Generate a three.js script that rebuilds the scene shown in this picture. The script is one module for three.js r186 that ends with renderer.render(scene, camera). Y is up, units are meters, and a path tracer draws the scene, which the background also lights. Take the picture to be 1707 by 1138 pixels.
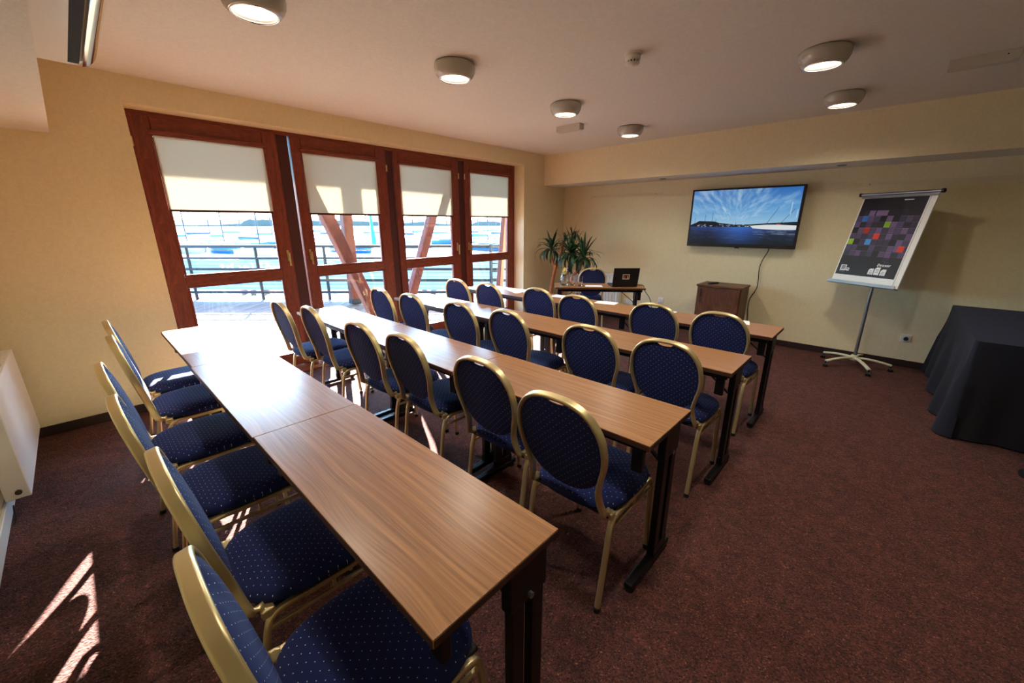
import * as THREE from 'three';
import { Sky } from 'three/addons/objects/Sky.js';
import { RoundedBoxGeometry } from 'three/addons/geometries/RoundedBoxGeometry.js';
import { mergeGeometries, toCreasedNormals } from 'three/addons/utils/BufferGeometryUtils.js';

// ───────────────────────── camera, sky, sun, exposure ─────────────────────────
const scene = new THREE.Scene();
const camera = new THREE.PerspectiveCamera(81.0, 1707 / 1138, 0.05, 3000);
camera.position.set(4.301, 1.503, 5.941);
camera.lookAt(4.301 - 0.65374, 1.503 - 0.2828, 5.941 - 0.70189);

const SUN = new THREE.Vector3(-1.70, 1.0, -0.755).normalize();      // where the sun stands
const sky = new Sky();
sky.scale.setScalar(2000);
sky.material.uniforms.sunPosition.value.copy(SUN);
sky.material.uniforms.turbidity.value = 3;
sky.material.uniforms.rayleigh.value = 1.2;
sky.material.uniforms.mieCoefficient.value = 0.004;
sky.material.uniforms.mieDirectionalG.value = 0.75;
scene.add(sky);
scene.backgroundIntensity = 3.8; scene.environmentIntensity = 3.8;

const sun = new THREE.DirectionalLight(new THREE.Color(1.0, 0.96, 0.9), 100);
sun.target.position.set(0, 0, 3); sun.position.copy(SUN).multiplyScalar(40).add(sun.target.position);
sun.castShadow = true; sun.shadow.mapSize.set(4096, 4096); sun.shadow.bias = -0.0005;
Object.assign(sun.shadow.camera, { left: -12, right: 12, top: 12, bottom: -12, near: 1, far: 90 });
sun.name = 'sun'; scene.add(sun, sun.target);

const renderer = new THREE.WebGLRenderer({ antialias: true });
renderer.toneMapping = THREE.LinearToneMapping;
renderer.toneMappingExposure = 1.0;
renderer.shadowMap.enabled = true;

// ───────────────────────── helpers ─────────────────────────
let seed = 12345;
const rnd = () => { seed = (seed * 1664525 + 1013904223) >>> 0; return seed / 4294967296; };
const rr = (a, b) => a + (b - a) * rnd();
const V = (x, y, z) => new THREE.Vector3(x, y, z);
const used = new Map();
function numbered(n) { const k = used.get(n) ?? 0; used.set(n, k + 1); return k ? `${n}_${String(k).padStart(3, '0')}` : n; }
function mesh(name, geo, mat, parent) {
  const g = Array.isArray(geo) ? mergeGeometries(geo.map((x) => (x.index ? x.toNonIndexed() : x))) : geo;
  const m = new THREE.Mesh(g, mat); m.name = parent ? name : numbered(name);
  m.castShadow = m.receiveShadow = true; (parent ?? scene).add(m); return m;
}
function thing(name, label, category, pos = [0, 0, 0], turn = 0, group) {
  const o = new THREE.Group(); o.name = numbered(name); o.position.set(...pos); o.rotation.y = turn;
  o.userData = { label, category }; if (group) o.userData.group = group; scene.add(o); return o;
}
function tag(o, label, category, group) { Object.assign(o.userData, { label, category }); if (group) o.userData.group = group; return o; }
function struct(o, label) { o.userData.kind = 'structure'; if (label) o.userData.label = label; return o; }
function sgroup(name, label) { const o = new THREE.Group(); o.name = name; scene.add(o); return struct(o, label); }
function copyOf(src, label, pos, turn = 0) {
  const c = src.clone(); c.name = numbered(src.name.replace(/_\d{3}$/, '')); c.userData = { ...src.userData, label };
  c.position.set(...pos); c.rotation.y = turn; scene.add(c); return c;
}
const box = (w, h, d, x = 0, y = 0, z = 0, r = 0) => {
  const g = r ? new RoundedBoxGeometry(w, h, d, 2, Math.min(r, w / 2.01, h / 2.01, d / 2.01)) : new THREE.BoxGeometry(w, h, d);
  return g.translate(x, y, z);
};
const cyl = (r0, r1, h, x = 0, y = 0, z = 0, n = 20) => new THREE.CylinderGeometry(r0, r1, h, n).translate(x, y, z);
const lathe = (pts, n = 40) => new THREE.LatheGeometry(pts.map(([x, y]) => new THREE.Vector2(x, y)), n);
function tube(pts, r, seg = 40, rad = 8, closed = false) {
  return new THREE.TubeGeometry(new THREE.CatmullRomCurve3(pts.map((p) => V(...p)), closed, 'centripetal'), seg, r, rad, closed);
}
function bar(a, b, w, h) {           // straight bar of rectangular section between two points
  const A = V(...a), B = V(...b), L = A.distanceTo(B), g = new RoundedBoxGeometry(w, h, L, 1, Math.min(w, h) * 0.15);
  const m = new THREE.Matrix4().lookAt(A, B, Math.abs(B.clone().sub(A).normalize().y) > 0.98 ? V(1, 0, 0) : V(0, 1, 0));
  m.setPosition(A.clone().lerp(B, 0.5)); return g.applyMatrix4(m);
}
const rod = (a, b, r, n = 10) => tubeStraight(V(...a), V(...b), r, n);
function tubeStraight(A, B, r, n) {
  const L = A.distanceTo(B), g = new THREE.CylinderGeometry(r, r, L, n);
  const q = new THREE.Quaternion().setFromUnitVectors(V(0, 1, 0), B.clone().sub(A).normalize());
  return g.applyQuaternion(q).translate(...A.clone().lerp(B, 0.5).toArray());
}
// sweep a rounded-rectangle section (a across the path, b along "depth") along a smooth path
function sweep(pts, a, b, depth, seg = 60, closed = false) {
  const curve = new THREE.CatmullRomCurve3(pts.map((p) => V(...p)), closed, 'centripetal'), n = seg + 1;
  const sec = []; const q = 4, ra = Math.min(a, b) * 0.42;
  for (const [cx, cy, a0] of [[a / 2 - ra, b / 2 - ra, 0], [-a / 2 + ra, b / 2 - ra, 1], [-a / 2 + ra, -b / 2 + ra, 2], [a / 2 - ra, -b / 2 + ra, 3]])
    for (let k = 0; k <= q; k++) { const t = (a0 + k / q) * Math.PI / 2; sec.push([cx + ra * Math.cos(t), cy + ra * Math.sin(t)]); }
  const P = [], I = [], U = [], m = sec.length, D = V(...depth).normalize();
  let len = 0, prev = null;
  for (let i = 0; i < n; i++) {
    const t = i / seg, p = curve.getPointAt(t), T = curve.getTangentAt(t);
    const N = new THREE.Vector3().crossVectors(T, D).normalize(), Bn = new THREE.Vector3().crossVectors(N, T).normalize();
    if (prev) len += p.distanceTo(prev); prev = p;
    for (let j = 0; j < m; j++) { const [u, v] = sec[j]; P.push(p.x + N.x * u + Bn.x * v, p.y + N.y * u + Bn.y * v, p.z + N.z * u + Bn.z * v); U.push(len, j / m * 0.08); }
  }
  for (let i = 0; i < seg; i++) for (let j = 0; j < m; j++) { const k = (j + 1) % m, A = i * m + j, B = i * m + k, C = A + m, E = B + m; I.push(A, B, C, B, E, C); }
  if (!closed) for (const e of [0, seg]) {
    const c = P.length / 3, p = curve.getPointAt(e / seg); P.push(p.x, p.y, p.z); U.push(0, 0);
    for (let j = 0; j < m; j++) { const k = (j + 1) % m; e ? I.push(c, e * m + j, e * m + k) : I.push(c, k, j); }
  }
  const g = new THREE.BufferGeometry(); g.setAttribute('position', new THREE.Float32BufferAttribute(P, 3)); g.setAttribute('uv', new THREE.Float32BufferAttribute(U, 2));
  g.setIndex(I); g.computeVertexNormals(); return g;
}
// uv in metres (divided by tile), u along the longest side of each piece unless axis is given
function uvM(g, tile = 1, axis, off = [0, 0]) {
  if (g.index) g = g.toNonIndexed(); g.computeBoundingBox();
  const s = g.boundingBox.getSize(V(0, 0, 0)).toArray(), L = axis ?? s.indexOf(Math.max(...s));
  const p = g.attributes.position, n = g.attributes.normal, uv = new Float32Array(p.count * 2);
  for (let i = 0; i < p.count; i += 3) {
    const N = [0, 0, 0]; for (let k = 0; k < 3; k++) { N[0] += Math.abs(n.getX(i + k)); N[1] += Math.abs(n.getY(i + k)); N[2] += Math.abs(n.getZ(i + k)); }
    const d = N.indexOf(Math.max(...N)), ax = [0, 1, 2].filter((k) => k !== d), ua = ax.includes(L) ? L : ax[0], va = ax.find((k) => k !== ua);
    for (let k = 0; k < 3; k++) { const c = [p.getX(i + k), p.getY(i + k), p.getZ(i + k)]; uv[(i + k) * 2] = c[ua] / tile + off[0]; uv[(i + k) * 2 + 1] = c[va] / tile + off[1] + d * 0.37; }
  }
  g.setAttribute('uv', new THREE.BufferAttribute(uv, 2)); return g;
}
// tileable value noise
function noiseTable(n, s) { let z = s >>> 0; const a = new Float32Array(n * n); for (let i = 0; i < a.length; i++) { z = (z * 1664525 + 1013904223) >>> 0; a[i] = z / 4294967296; } return a; }
function tnoise(tab, n, x, y) {
  const xi = Math.floor(x), yi = Math.floor(y), fx = x - xi, fy = y - yi, m = (k) => ((k % n) + n) % n, sx = fx * fx * (3 - 2 * fx), sy = fy * fy * (3 - 2 * fy);
  const a = tab[m(yi) * n + m(xi)], b = tab[m(yi) * n + m(xi + 1)], c = tab[m(yi + 1) * n + m(xi)], d = tab[m(yi + 1) * n + m(xi + 1)];
  return (a + (b - a) * sx) * (1 - sy) + (c + (d - c) * sx) * sy;
}
function dataTex(w, h, fn, srgb = true, rep) {
  const d = new Uint8Array(w * h * 4);
  for (let y = 0; y < h; y++) for (let x = 0; x < w; x++) { const c = fn(x, y), i = (y * w + x) * 4; d[i] = Math.max(0, Math.min(255, c[0])); d[i + 1] = Math.max(0, Math.min(255, c[1])); d[i + 2] = Math.max(0, Math.min(255, c[2])); d[i + 3] = 255; }
  const t = new THREE.DataTexture(d, w, h); t.wrapS = t.wrapT = THREE.RepeatWrapping; t.magFilter = THREE.LinearFilter; t.minFilter = THREE.LinearMipmapLinearFilter; t.generateMipmaps = true;
  if (srgb) t.colorSpace = THREE.SRGBColorSpace; if (rep) t.repeat.set(...rep); t.needsUpdate = true; return t;
}
function canvasTex(w, h, draw) {
  const c = document.createElement('canvas'); c.width = w; c.height = h; draw(c.getContext('2d'), w, h);
  const t = new THREE.CanvasTexture(c); t.colorSpace = THREE.SRGBColorSpace; return t;
}
const std = (color, roughness = 0.6, metalness = 0, extra = {}) => new THREE.MeshStandardMaterial({ color, roughness, metalness, ...extra });
const phys = (o) => new THREE.MeshPhysicalMaterial(o);

// ───────────────────────── materials ─────────────────────────
const nA = noiseTable(64, 7), nB = noiseTable(256, 99), nC = noiseTable(512, 4242);
const plasterTex = (r, g, b, s) => dataTex(512, 512, (x, y) => { const k = (tnoise(nB, 256, x / 2 + s, y / 2) - 0.5) * 9 + (tnoise(nA, 64, x / 8, y / 8 + s) - 0.5) * 6; return [r + k, g + k, b + k * 0.9]; });
const plasterBump = dataTex(512, 512, (x, y) => { const v = 128 + (tnoise(nB, 256, x / 2, y / 2) - 0.5) * 120; return [v, v, v]; }, false);
const M = {};
M.wall = std(0xffffff, 0.9, 0, { map: plasterTex(236, 221, 180, 3), bumpMap: plasterBump, bumpScale: 0.0008 });
M.ceiling = std(0xffffff, 0.92, 0, { map: plasterTex(228, 223, 212, 11), bumpMap: plasterBump, bumpScale: 0.0008 });
M.carpet = std(0xffffff, 1, 0, {
  map: dataTex(1024, 1024, (x, y) => {
    const a = tnoise(nC, 512, x / 2, y / 2), b = tnoise(nB, 256, x / 4, y / 4 + 50), c = tnoise(nA, 64, x / 16, y / 16), e = tnoise(nC, 512, x / 2 + 77, y / 2 + 31);
    let k = 0.62 + 0.45 * a + 0.25 * (b - 0.5) + 0.2 * (c - 0.5);
    let col = [95 * k, 51 * k, 42 * k];
    if (e > 0.82) { const f = (e - 0.82) / 0.18; col = [col[0] + 90 * f, col[1] + 70 * f, col[2] + 52 * f]; }
    if (a < 0.13) col = [38, 20, 20];
    return col;
  }),
  bumpMap: dataTex(512, 512, (x, y) => { const v = tnoise(nC, 512, x, y) * 255; return [v, v, v]; }, false), bumpScale: 0.004,
});
M.baseboard = std(0x2a1512, 0.7);
function woodTex(w, h, cols, sx, sy, s) {
  return dataTex(w, h, (x, y) => {
    const warp = tnoise(nA, 64, x / 128 + s, y / 32 + s) * 7;
    const f = tnoise(nB, 256, x * sx + s * 3, y * sy + warp), g = tnoise(nC, 512, x * sx * 0.5, y * sy * 2.0 + s), h2 = tnoise(nA, 64, x * sx * 0.25 + s, y * sy * 0.25 + warp * 0.2);
    let k = 0.45 * f + 0.25 * g + 0.4 * h2; k = Math.max(0, Math.min(1, (k - 0.2) * 1.4));
    const pore = g > 0.86 ? 0.86 : 1;
    return [0, 1, 2].map((i) => (cols[0][i] + (cols[1][i] - cols[0][i]) * k) * pore);
  });
}
// tabletop laminate: walnut, 2.0 m x 1.0 m tile (uv / 2 in u, /1 in v is handled by repeat)
const tableWood = woodTex(1024, 512, [[134, 90, 55], [184, 132, 85]], 1 / 96, 1 / 1.6, 5); tableWood.repeat.set(1, 2);
M.table = std(0xffffff, 0.3, 0, { map: tableWood });
M.tableEdge = std(0x4a2c1b, 0.5);
const redWood = woodTex(512, 256, [[100, 40, 24], [150, 68, 40]], 1 / 32, 1 / 4, 17); redWood.repeat.set(1, 2);
M.frameWood = std(0xffffff, 0.42, 0, { map: redWood });
M.frameDark = std(0x4a1a16, 0.5);
const cabWood = woodTex(512, 512, [[74, 42, 26], [122, 76, 48]], 1 / 32, 1 / 8, 29);
M.cabinet = std(0xffffff, 0.45, 0, { map: cabWood });
const beamWood = woodTex(512, 256, [[74, 34, 22], [114, 60, 40]], 1 / 32, 1 / 6, 41);
M.timber = std(0xffffff, 0.7, 0, { map: beamWood });
M.deckTones = [[122, 116, 110], [132, 125, 118], [114, 110, 106]].map(([r, g, b], i) => std(0xffffff, 0.75, 0, { map: woodTex(256, 128, [[r - 30, g - 30, b - 28], [r + 12, g + 10, b + 8]], 1 / 32, 1 / 4, 50 + i) }));
M.black = std(0x0d0d0e, 0.42, 0.3);
M.blackPlastic = std(0x101012, 0.5);
M.gold = std(new THREE.Color(0.72, 0.58, 0.3), 0.36, 0.75);
// navy seat fabric with a lattice of small pale dots (tile 0.24 m)
const fabricTex = dataTex(1024, 1024, (x, y) => {
  const T = 128, cell = (ox, oy) => { const dx = ((x + ox) % T) - T / 2, dy = ((y + oy) % T) - T / 2; return dx * dx + dy * dy; };
  const dot = Math.min(cell(0, 0), cell(64, 64)), weave = ((x >> 1) + (y >> 1)) & 1 ? 4 : -3, k = (tnoise(nC, 512, x / 2, y / 2) - 0.5) * 10 + weave;
  return dot < 32 ? [222, 228, 238] : [13 + k * 0.4, 28 + k * 0.6, 84 + k];
});
M.fabric = phys({ color: 0xffffff, map: fabricTex, roughness: 0.95, sheen: 0.2, sheenRoughness: 0.5, sheenColor: new THREE.Color(0.15, 0.25, 0.7) });
M.white = std(0xf0efea, 0.45);
M.whitePlastic = std(0xe6e2d8, 0.4);
M.radiator = std(0xf1eee6, 0.35);
M.chrome = std(0xe8e8e8, 0.08, 1);
M.steel = std(0x9a9c9e, 0.35, 0.9);
M.brass = std(new THREE.Color(0.75, 0.55, 0.25), 0.3, 0.9);
M.glass = phys({ color: 0xffffff, transmission: 1, roughness: 0, thickness: 0, ior: 1.45 });
M.blind = phys({ color: 0xdcd7c9, transmission: 0.28, roughness: 1, thickness: 0 });
M.paper = std(0xf4f4f0, 0.8);
M.railMetal = std(0x28313c, 0.5, 0.4);
M.lampShell = phys({ color: 0xb9b4a8, roughness: 0.16, clearcoat: 0.6, clearcoatRoughness: 0.08 });
M.cloth = phys({ color: 0x14141f, roughness: 0.9, sheen: 0.4, sheenRoughness: 0.5, sheenColor: new THREE.Color(0.2, 0.22, 0.4) });

// ───────────────────────── room shell ─────────────────────────
const H = 2.533, XR = 7.2, ZN = 6.47, HB = 2.088;
struct(mesh('floor', uvM(box(XR + 0.62, 0.12, ZN + 0.6, (XR - 0.02) / 2, -0.06, ZN / 2), 2.0), M.carpet), 'speckled dark red-brown carpet');
struct(mesh('ceiling', uvM(box(XR + 0.6, 0.15, ZN + 0.6, XR / 2, H + 0.075, ZN / 2), 1.0), M.ceiling), 'off-white plaster ceiling');
{ // window wall with its opening (z 1.052 .. 5.473)
  const s = new THREE.Shape(); s.moveTo(-0.3, 0); s.lineTo(1.052, 0); s.lineTo(1.052, 2.349); s.lineTo(5.473, 2.349); s.lineTo(5.473, 0); s.lineTo(ZN + 0.3, 0); s.lineTo(ZN + 0.3, H); s.lineTo(-0.3, H); s.closePath();
  const g = new THREE.ExtrudeGeometry(s, { depth: 0.33, bevelEnabled: false }); g.rotateY(-Math.PI / 2);   // shape x -> z, extrude -> -x
  struct(mesh('wall_left', uvM(g, 1.0), M.wall), 'cream window wall');
}
struct(mesh('wall_back', uvM(box(XR + 0.3, H, 0.3, XR / 2 + 0.15, H / 2, -0.15), 1.0), M.wall), 'cream end wall behind the television');
struct(mesh('wall_front', uvM(box(XR + 0.3, H, 0.3, XR / 2 + 0.15, H / 2, ZN + 0.15), 1.0), M.wall), 'cream wall with a panel radiator');
struct(mesh('wall_right', uvM(box(0.3, H, ZN, XR + 0.15, H / 2, ZN / 2), 1.0), M.wall), 'cream side wall');
{ // dropped beams along both end walls: cream face, off-white underside
  const beam = (z0, z1) => { const g = box(XR, H - HB, z1 - z0, XR / 2, (H + HB) / 2, (z0 + z1) / 2); const p = g.attributes.position, n = g.attributes.normal, uv = g.attributes.uv; for (let i = 0; i < p.count; i++) uv.setXY(i, p.getX(i) + p.getZ(i) * Math.abs(n.getX(i)), Math.abs(n.getY(i)) > 0.5 ? p.getZ(i) : p.getY(i)); return g; };
  const mats = [M.wall, M.wall, M.ceiling, M.ceiling, M.wall, M.wall];
  struct(mesh('trim_1', beam(0, 0.569), mats), 'dropped cream beam above the television');
  struct(mesh('trim_2', beam(5.885, ZN), mats), 'dropped beam carrying the air conditioner');
}
const bb = (name, w, d, x, z) => struct(mesh(name, uvM(box(w, 0.075, d, x, 0.0375, z, 0.004), 1), M.baseboard), 'dark carpet baseboard');
bb('baseboard_back', XR, 0.014, XR / 2, 0.007);
bb('baseboard_left', 0.014, 1.03, 0.007, 0.529);
bb('baseboard_left_near', 0.014, ZN - 5.48, 0.007, (5.48 + ZN) / 2);
struct(mesh('baseboard_front', uvM(box(XR, 0.085, 0.016, XR / 2, 0.0425, ZN - 0.008, 0.004), 1), M.whitePlastic), 'white baseboard under the radiator');
bb('baseboard_right', 0.014, ZN - 0.05, XR - 0.007, ZN / 2);
struct(mesh('trim_3', uvM(box(0.33, 0.03, 4.42, -0.165, 0.004, 3.2625, 0.004), 1), M.frameWood), 'red-brown wooden threshold of the glazed doors');

// ───────────────────────── glazed doors ─────────────────────────
const XF = -0.205, TH = 0.07;                        // room-side face of the leaves, leaf thickness
const leaves = [[4.405, 5.452, 4.527, 5.318, 'near'], [3.254, 4.284, 3.385, 4.185, 'far'], [2.175, 3.157, 2.295, 3.082, 'far'], [1.078, 2.068, 1.185, 1.965, 'near']];
const yTop = 2.33, yGT = 2.19, yM1 = 1.052, yM0 = 0.968, yGB = 0.15, yB = 0.025;
{ // fixed frame: head, jambs and mullions
  const fr = sgroup('window_1', 'red-brown fixed timber frame around four glazed doors');
  const add = (n, g) => mesh(n, uvM(g, 0.5), M.frameWood, fr);
  const xc = XF - TH / 2 - 0.02, d = TH + 0.05;
  add('head', box(d, 0.03, 4.42, xc, 2.334, 3.2625, 0.004));
  add('jamb', box(d, 2.3, 0.028, xc, 1.17, 5.459, 0.004)); add('jamb', box(d, 2.3, 0.028, xc, 1.17, 1.066, 0.004));
  const post = (z0, z1) => mesh('mullion', uvM(box(d - 0.03, 2.3, z1 - z0, xc - 0.012, 1.17, (z0 + z1) / 2, 0.006), 0.5), M.frameDark, fr);
  post(4.296, 4.402); post(3.16, 3.251); post(2.071, 2.172);
}
leaves.forEach(([z0, z1, g0, g1, side], i) => {
  const D = sgroup(`door_${i + 1}`, `red-brown timber door leaf with two panes, number ${['one', 'two', 'three', 'four'][i]} counted towards the television`);
  const add = (n, g) => mesh(n, uvM(g, 0.5), M.frameWood, D);
  const x = XF - TH / 2, hgt = yTop - yB, bev = 0.007;
  add('stile', box(TH, hgt, g0 - z0, x, yB + hgt / 2, (z0 + g0) / 2, bev));
  add('stile', box(TH, hgt, z1 - g1, x, yB + hgt / 2, (z1 + g1) / 2, bev));
  const zc = (g0 + g1) / 2, w = g1 - g0;
  add('top_rail', box(TH, yTop - yGT, w, x, (yTop + yGT) / 2, zc, bev));
  add('middle_rail', box(TH, yM1 - yM0, w, x, (yM1 + yM0) / 2, zc, bev));
  add('bottom_rail', box(TH, yGB - yB, w, x, (yGB + yB) / 2, zc, bev));
  const pane = (a, b) => {                        // glass with its glazing beads
    const P = mesh('pane', box(0.012, b - a, w, x - 0.008, (a + b) / 2, zc), M.glass, D);
    const s = 0.018, bx = XF - 0.014;
    for (const [gy, gz, gh, gw] of [[a + s / 2, zc, s, w], [b - s / 2, zc, s, w], [(a + b) / 2, g0 + s / 2, b - a - 2 * s, s], [(a + b) / 2, g1 - s / 2, b - a - 2 * s, s]])
      mesh('glazing_bead', uvM(box(0.022, gh, gw, bx, gy, gz, 0.005), 0.5), M.frameWood, P);
  };
  pane(yM1, yGT); pane(yGB, yM0);
  if (i < 4) { // lever handle on the meeting stile
    const zh = [4.455, 4.235, 2.235, 2.02][i], yh = 1.19;
    const Hn = mesh('handle', [box(0.01, 0.11, 0.02, XF + 0.005, yh, zh, 0.003), rod([XF, yh + 0.02, zh], [XF + 0.045, yh + 0.02, zh], 0.008), bar([XF + 0.045, yh + 0.03, zh], [XF + 0.045, yh - 0.1, zh], 0.015, 0.012)].map((g) => g.toNonIndexed ? (g.index ? g.toNonIndexed() : g) : g), M.brass, D);
    Hn.userData.label = 'brass lever handle';
  }
  // hinge knuckles on the far edge
  const zk = side === 'near' ? z1 : z0; for (const y of [0.25, 2.12]) mesh('hinge', cyl(0.009, 0.009, 0.07, XF + 0.006, y, zk, 10), M.brass, D);
});
leaves.forEach(([z0, z1, g0, g1], i) => { // roller blinds drawn half down behind the panes' beads
  const zc = (g0 + g1) / 2, w = g1 - g0 - 0.006, yb = [1.607, 1.6, 1.6, 1.6][i];
  const o = thing('roller_blind', `off-white roller blind half lowered over glazed door ${['one, the farthest from the television', 'two, third from the television', 'three, second from the television', 'four, next to the television corner'][i]}`, 'blind', [0, 0, 0], 0, 'roller blinds on the glazed doors');
  const xb = XF + 0.004;
  mesh('fabric', box(0.0016, yGT + 0.0 - yb - 0.02, w, xb, (yGT - 0.02 + yb) / 2 + 0.01, zc), M.blind, o);
  mesh('bottom_bar', box(0.014, 0.02, w, xb + 0.003, yb, zc, 0.004), M.frameDark, o);
  mesh('cassette', uvM(box(0.03, 0.034, w + 0.05, xb + 0.006, yGT + 0.012, zc, 0.008), 0.5), M.frameWood, o);
});

// ───────────────────────── ceiling lamps ─────────────────────────
const lampGlow = std(0xfff6e2, 0.5, 0, { emissive: new THREE.Color(1.0, 0.93, 0.74), emissiveIntensity: 3.0 });
function ceilingLamp(x, z, label) {
  const o = thing('ceiling_lamp', label, 'ceiling lamp', [x, H, z], 0, 'round ceiling lamps');
  mesh('shell', lathe([[0.001, 0], [0.128, 0], [0.138, -0.01], [0.14, -0.028], [0.135, -0.05], [0.124, -0.072], [0.109, -0.087], [0.101, -0.09], [0.096, -0.086], [0.095, -0.07]], 48), M.lampShell, o);
  const ring = mesh('trim_ring', new THREE.TorusGeometry(0.098, 0.005, 10, 48).rotateX(Math.PI / 2).translate(0, -0.089, 0), M.chrome, o);
  ring.userData.label = 'bright metal ring';
  mesh('lamp_diffuser', lathe([[0.001, -0.082], [0.06, -0.081], [0.094, -0.077], [0.094, -0.07], [0.001, -0.07]], 40), lampGlow, o);
  const l = new THREE.SpotLight(new THREE.Color(1.0, 0.93, 0.8), 3.9, 0, 1.35, 0.7, 2);
  l.position.set(x, H - 0.1, z); l.target.position.set(x, 0, z); l.shadow.radius = 3.5; l.castShadow = true; l.shadow.mapSize.set(1024, 1024); l.name = 'lamp_beam';
  scene.add(l, l.target);
}
for (const [z, w] of [[1.43, 'first'], [2.655, 'second'], [3.93, 'third'], [5.13, 'fourth']]) ceilingLamp(1.9, z, `glossy grey bowl ceiling lamp in the line nearer the windows, ${w} from television wall`);
for (const [z, w] of [[1.326, 'first'], [2.516, 'second'], [3.74, 'third'], [4.96, 'fourth']]) ceilingLamp(3.758, z, `glossy grey bowl ceiling lamp in the line away from windows, ${w} from television wall`);

// ───────────────────────── terrace and marina outside ─────────────────────────
// terrace axes: railing through R0 along RD, outward normal FD
const R0 = [-1.308, -0.083], RD = [0.7319, -0.6815], FD = [-0.6815, -0.7319];
const T = (s, d) => [R0[0] + s * RD[0] + d * FD[0], R0[1] + s * RD[1] + d * FD[1]];
{
  const deck = sgroup('terrace_deck', 'weathered grey timber terrace deck');
  const w = 0.142, gap = 0.006;
  for (let s = -10; s < 1.3; s += w) {
    const a = s + gap / 2, b = s + w - gap / 2, start = (q) => Math.max(-8.2, ((-0.345 - R0[0]) - q * RD[0]) / FD[0]);
    const c = [[a, start(a)], [b, start(b)], [b, 0.02], [a, 0.02]]; if (c[0][1] > 0 && c[1][1] > 0) continue;
    const top = c.map(([q, d]) => { const [x, z] = T(q, Math.min(d, 0.02)); return [x, z]; });
    const P = [], U = []; const y1 = -0.012 - rnd() * 0.002, y0 = -0.04;
    const quad = (p, q, r, t) => { for (const [v, u] of [[p, 0], [q, 1], [r, 2], [p, 0], [r, 2], [t, 3]]) { P.push(...v); } };
    const tp = top.map(([x, z]) => [x, y1, z]), bt = top.map(([x, z]) => [x, y0, z]);
    const N = [];
    quad(tp[0], tp[1], tp[2], tp[3]);
    for (let k = 0; k < 4; k++) { const n = (k + 1) % 4; quad(bt[k], bt[n], tp[n], tp[k]); }
    for (let i = 0; i < P.length; i += 3) { const dx = P[i] - R0[0], dz = P[i + 2] - R0[1]; U.push((dx * FD[0] + dz * FD[1]) / 1.2 + s * 3.1, (dx * RD[0] + dz * RD[1]) / 0.5); }
    const g = new THREE.BufferGeometry(); g.setAttribute('position', new THREE.Float32BufferAttribute(P, 3)); g.setAttribute('uv', new THREE.Float32BufferAttribute(U, 2)); g.computeVertexNormals();
    mesh('plank', g, M.deckTones[Math.floor(rnd() * 3)], deck);
  }
  const base = new THREE.Shape([[-10.5, -8.6], [1.6, -8.6], [1.6, 1.0], [-10.5, 1.0]].map(([s, d]) => { const [x, z] = T(s, d); return new THREE.Vector2(x, -z); }));
  // quay body under the deck, kept outside the building
  const quay = mesh('quay_wall', uvM(box(14, 2.6, 1.1, 0, -1.36, 0), 1), std(0x8d8a84, 0.9), deck);
  const [qx, qz] = T(-4, 0.46); quay.position.set(qx, 0, qz); quay.rotation.y = Math.atan2(-RD[1], RD[0]);
  const under = mesh('deck_joist', box(14, 0.06, 8.0, 0, -0.085, 0), std(0x3c3834, 0.95), deck);
  const [ux, uz] = T(-4.2, -3.9); under.position.set(Math.min(ux, -0.4) - 1.2, -0.02, uz); under.scale.set(0.5, 1, 1.2); under.position.x = -4.2; under.rotation.y = 0; under.position.z = 3.0;
}
{ // gravel strip along the railing: uncountable
  const g = new THREE.IcosahedronGeometry(1, 0), N = 5200, im = new THREE.InstancedMesh(g, std(0xffffff, 0.9), N), m = new THREE.Matrix4(), q = new THREE.Quaternion(), e = new THREE.Euler(), c = new THREE.Color();
  for (let i = 0; i < N; i++) { const s = rr(-10, 2.6), d = rr(0.05, 0.95), [x, z] = T(s, d), r = rr(0.025, 0.055); e.set(rnd() * 6, rnd() * 6, rnd() * 6); m.compose(V(x, -0.055 + rr(0, 0.02), z), q.setFromEuler(e), V(r, r * 0.7, r * rr(0.7, 1.2))); im.setMatrixAt(i, m); const k = rr(0.25, 0.75); im.setColorAt(i, c.setRGB(k, k * 0.96, k * 0.9)); }
  im.name = 'gravel'; im.castShadow = im.receiveShadow = true; tag(im, 'pale loose gravel strip along the terrace railing', 'gravel'); im.userData.kind = 'stuff'; scene.add(im);
}
{ // railing
  const o = thing('terrace_railing', 'dark blue-grey metal railing with five rails and thin wires at the terrace edge', 'railing');
  const P = (s, y, d = 0) => { const [x, z] = T(s, d); return [x, y, z]; };
  for (let k = -6; k <= 4; k++) mesh('post', bar(P(-6.55 + 1.38 * (k + 2), -0.05), P(-6.55 + 1.38 * (k + 2), 1.06), 0.05, 0.05), M.railMetal, o);
  for (const y of [0.143, 0.387, 0.613, 0.835, 1.066]) mesh('rail', bar(P(-11, y), P(2.2, y), 0.05, y > 1 ? 0.06 : 0.048), M.railMetal, o);
  for (const y of [0.225, 0.305, 0.46, 0.54, 0.69, 0.76, 0.91, 0.99]) mesh('wire', rod(P(-11, y), P(2.2, y), 0.004, 6), M.railMetal, o);
}
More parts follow.
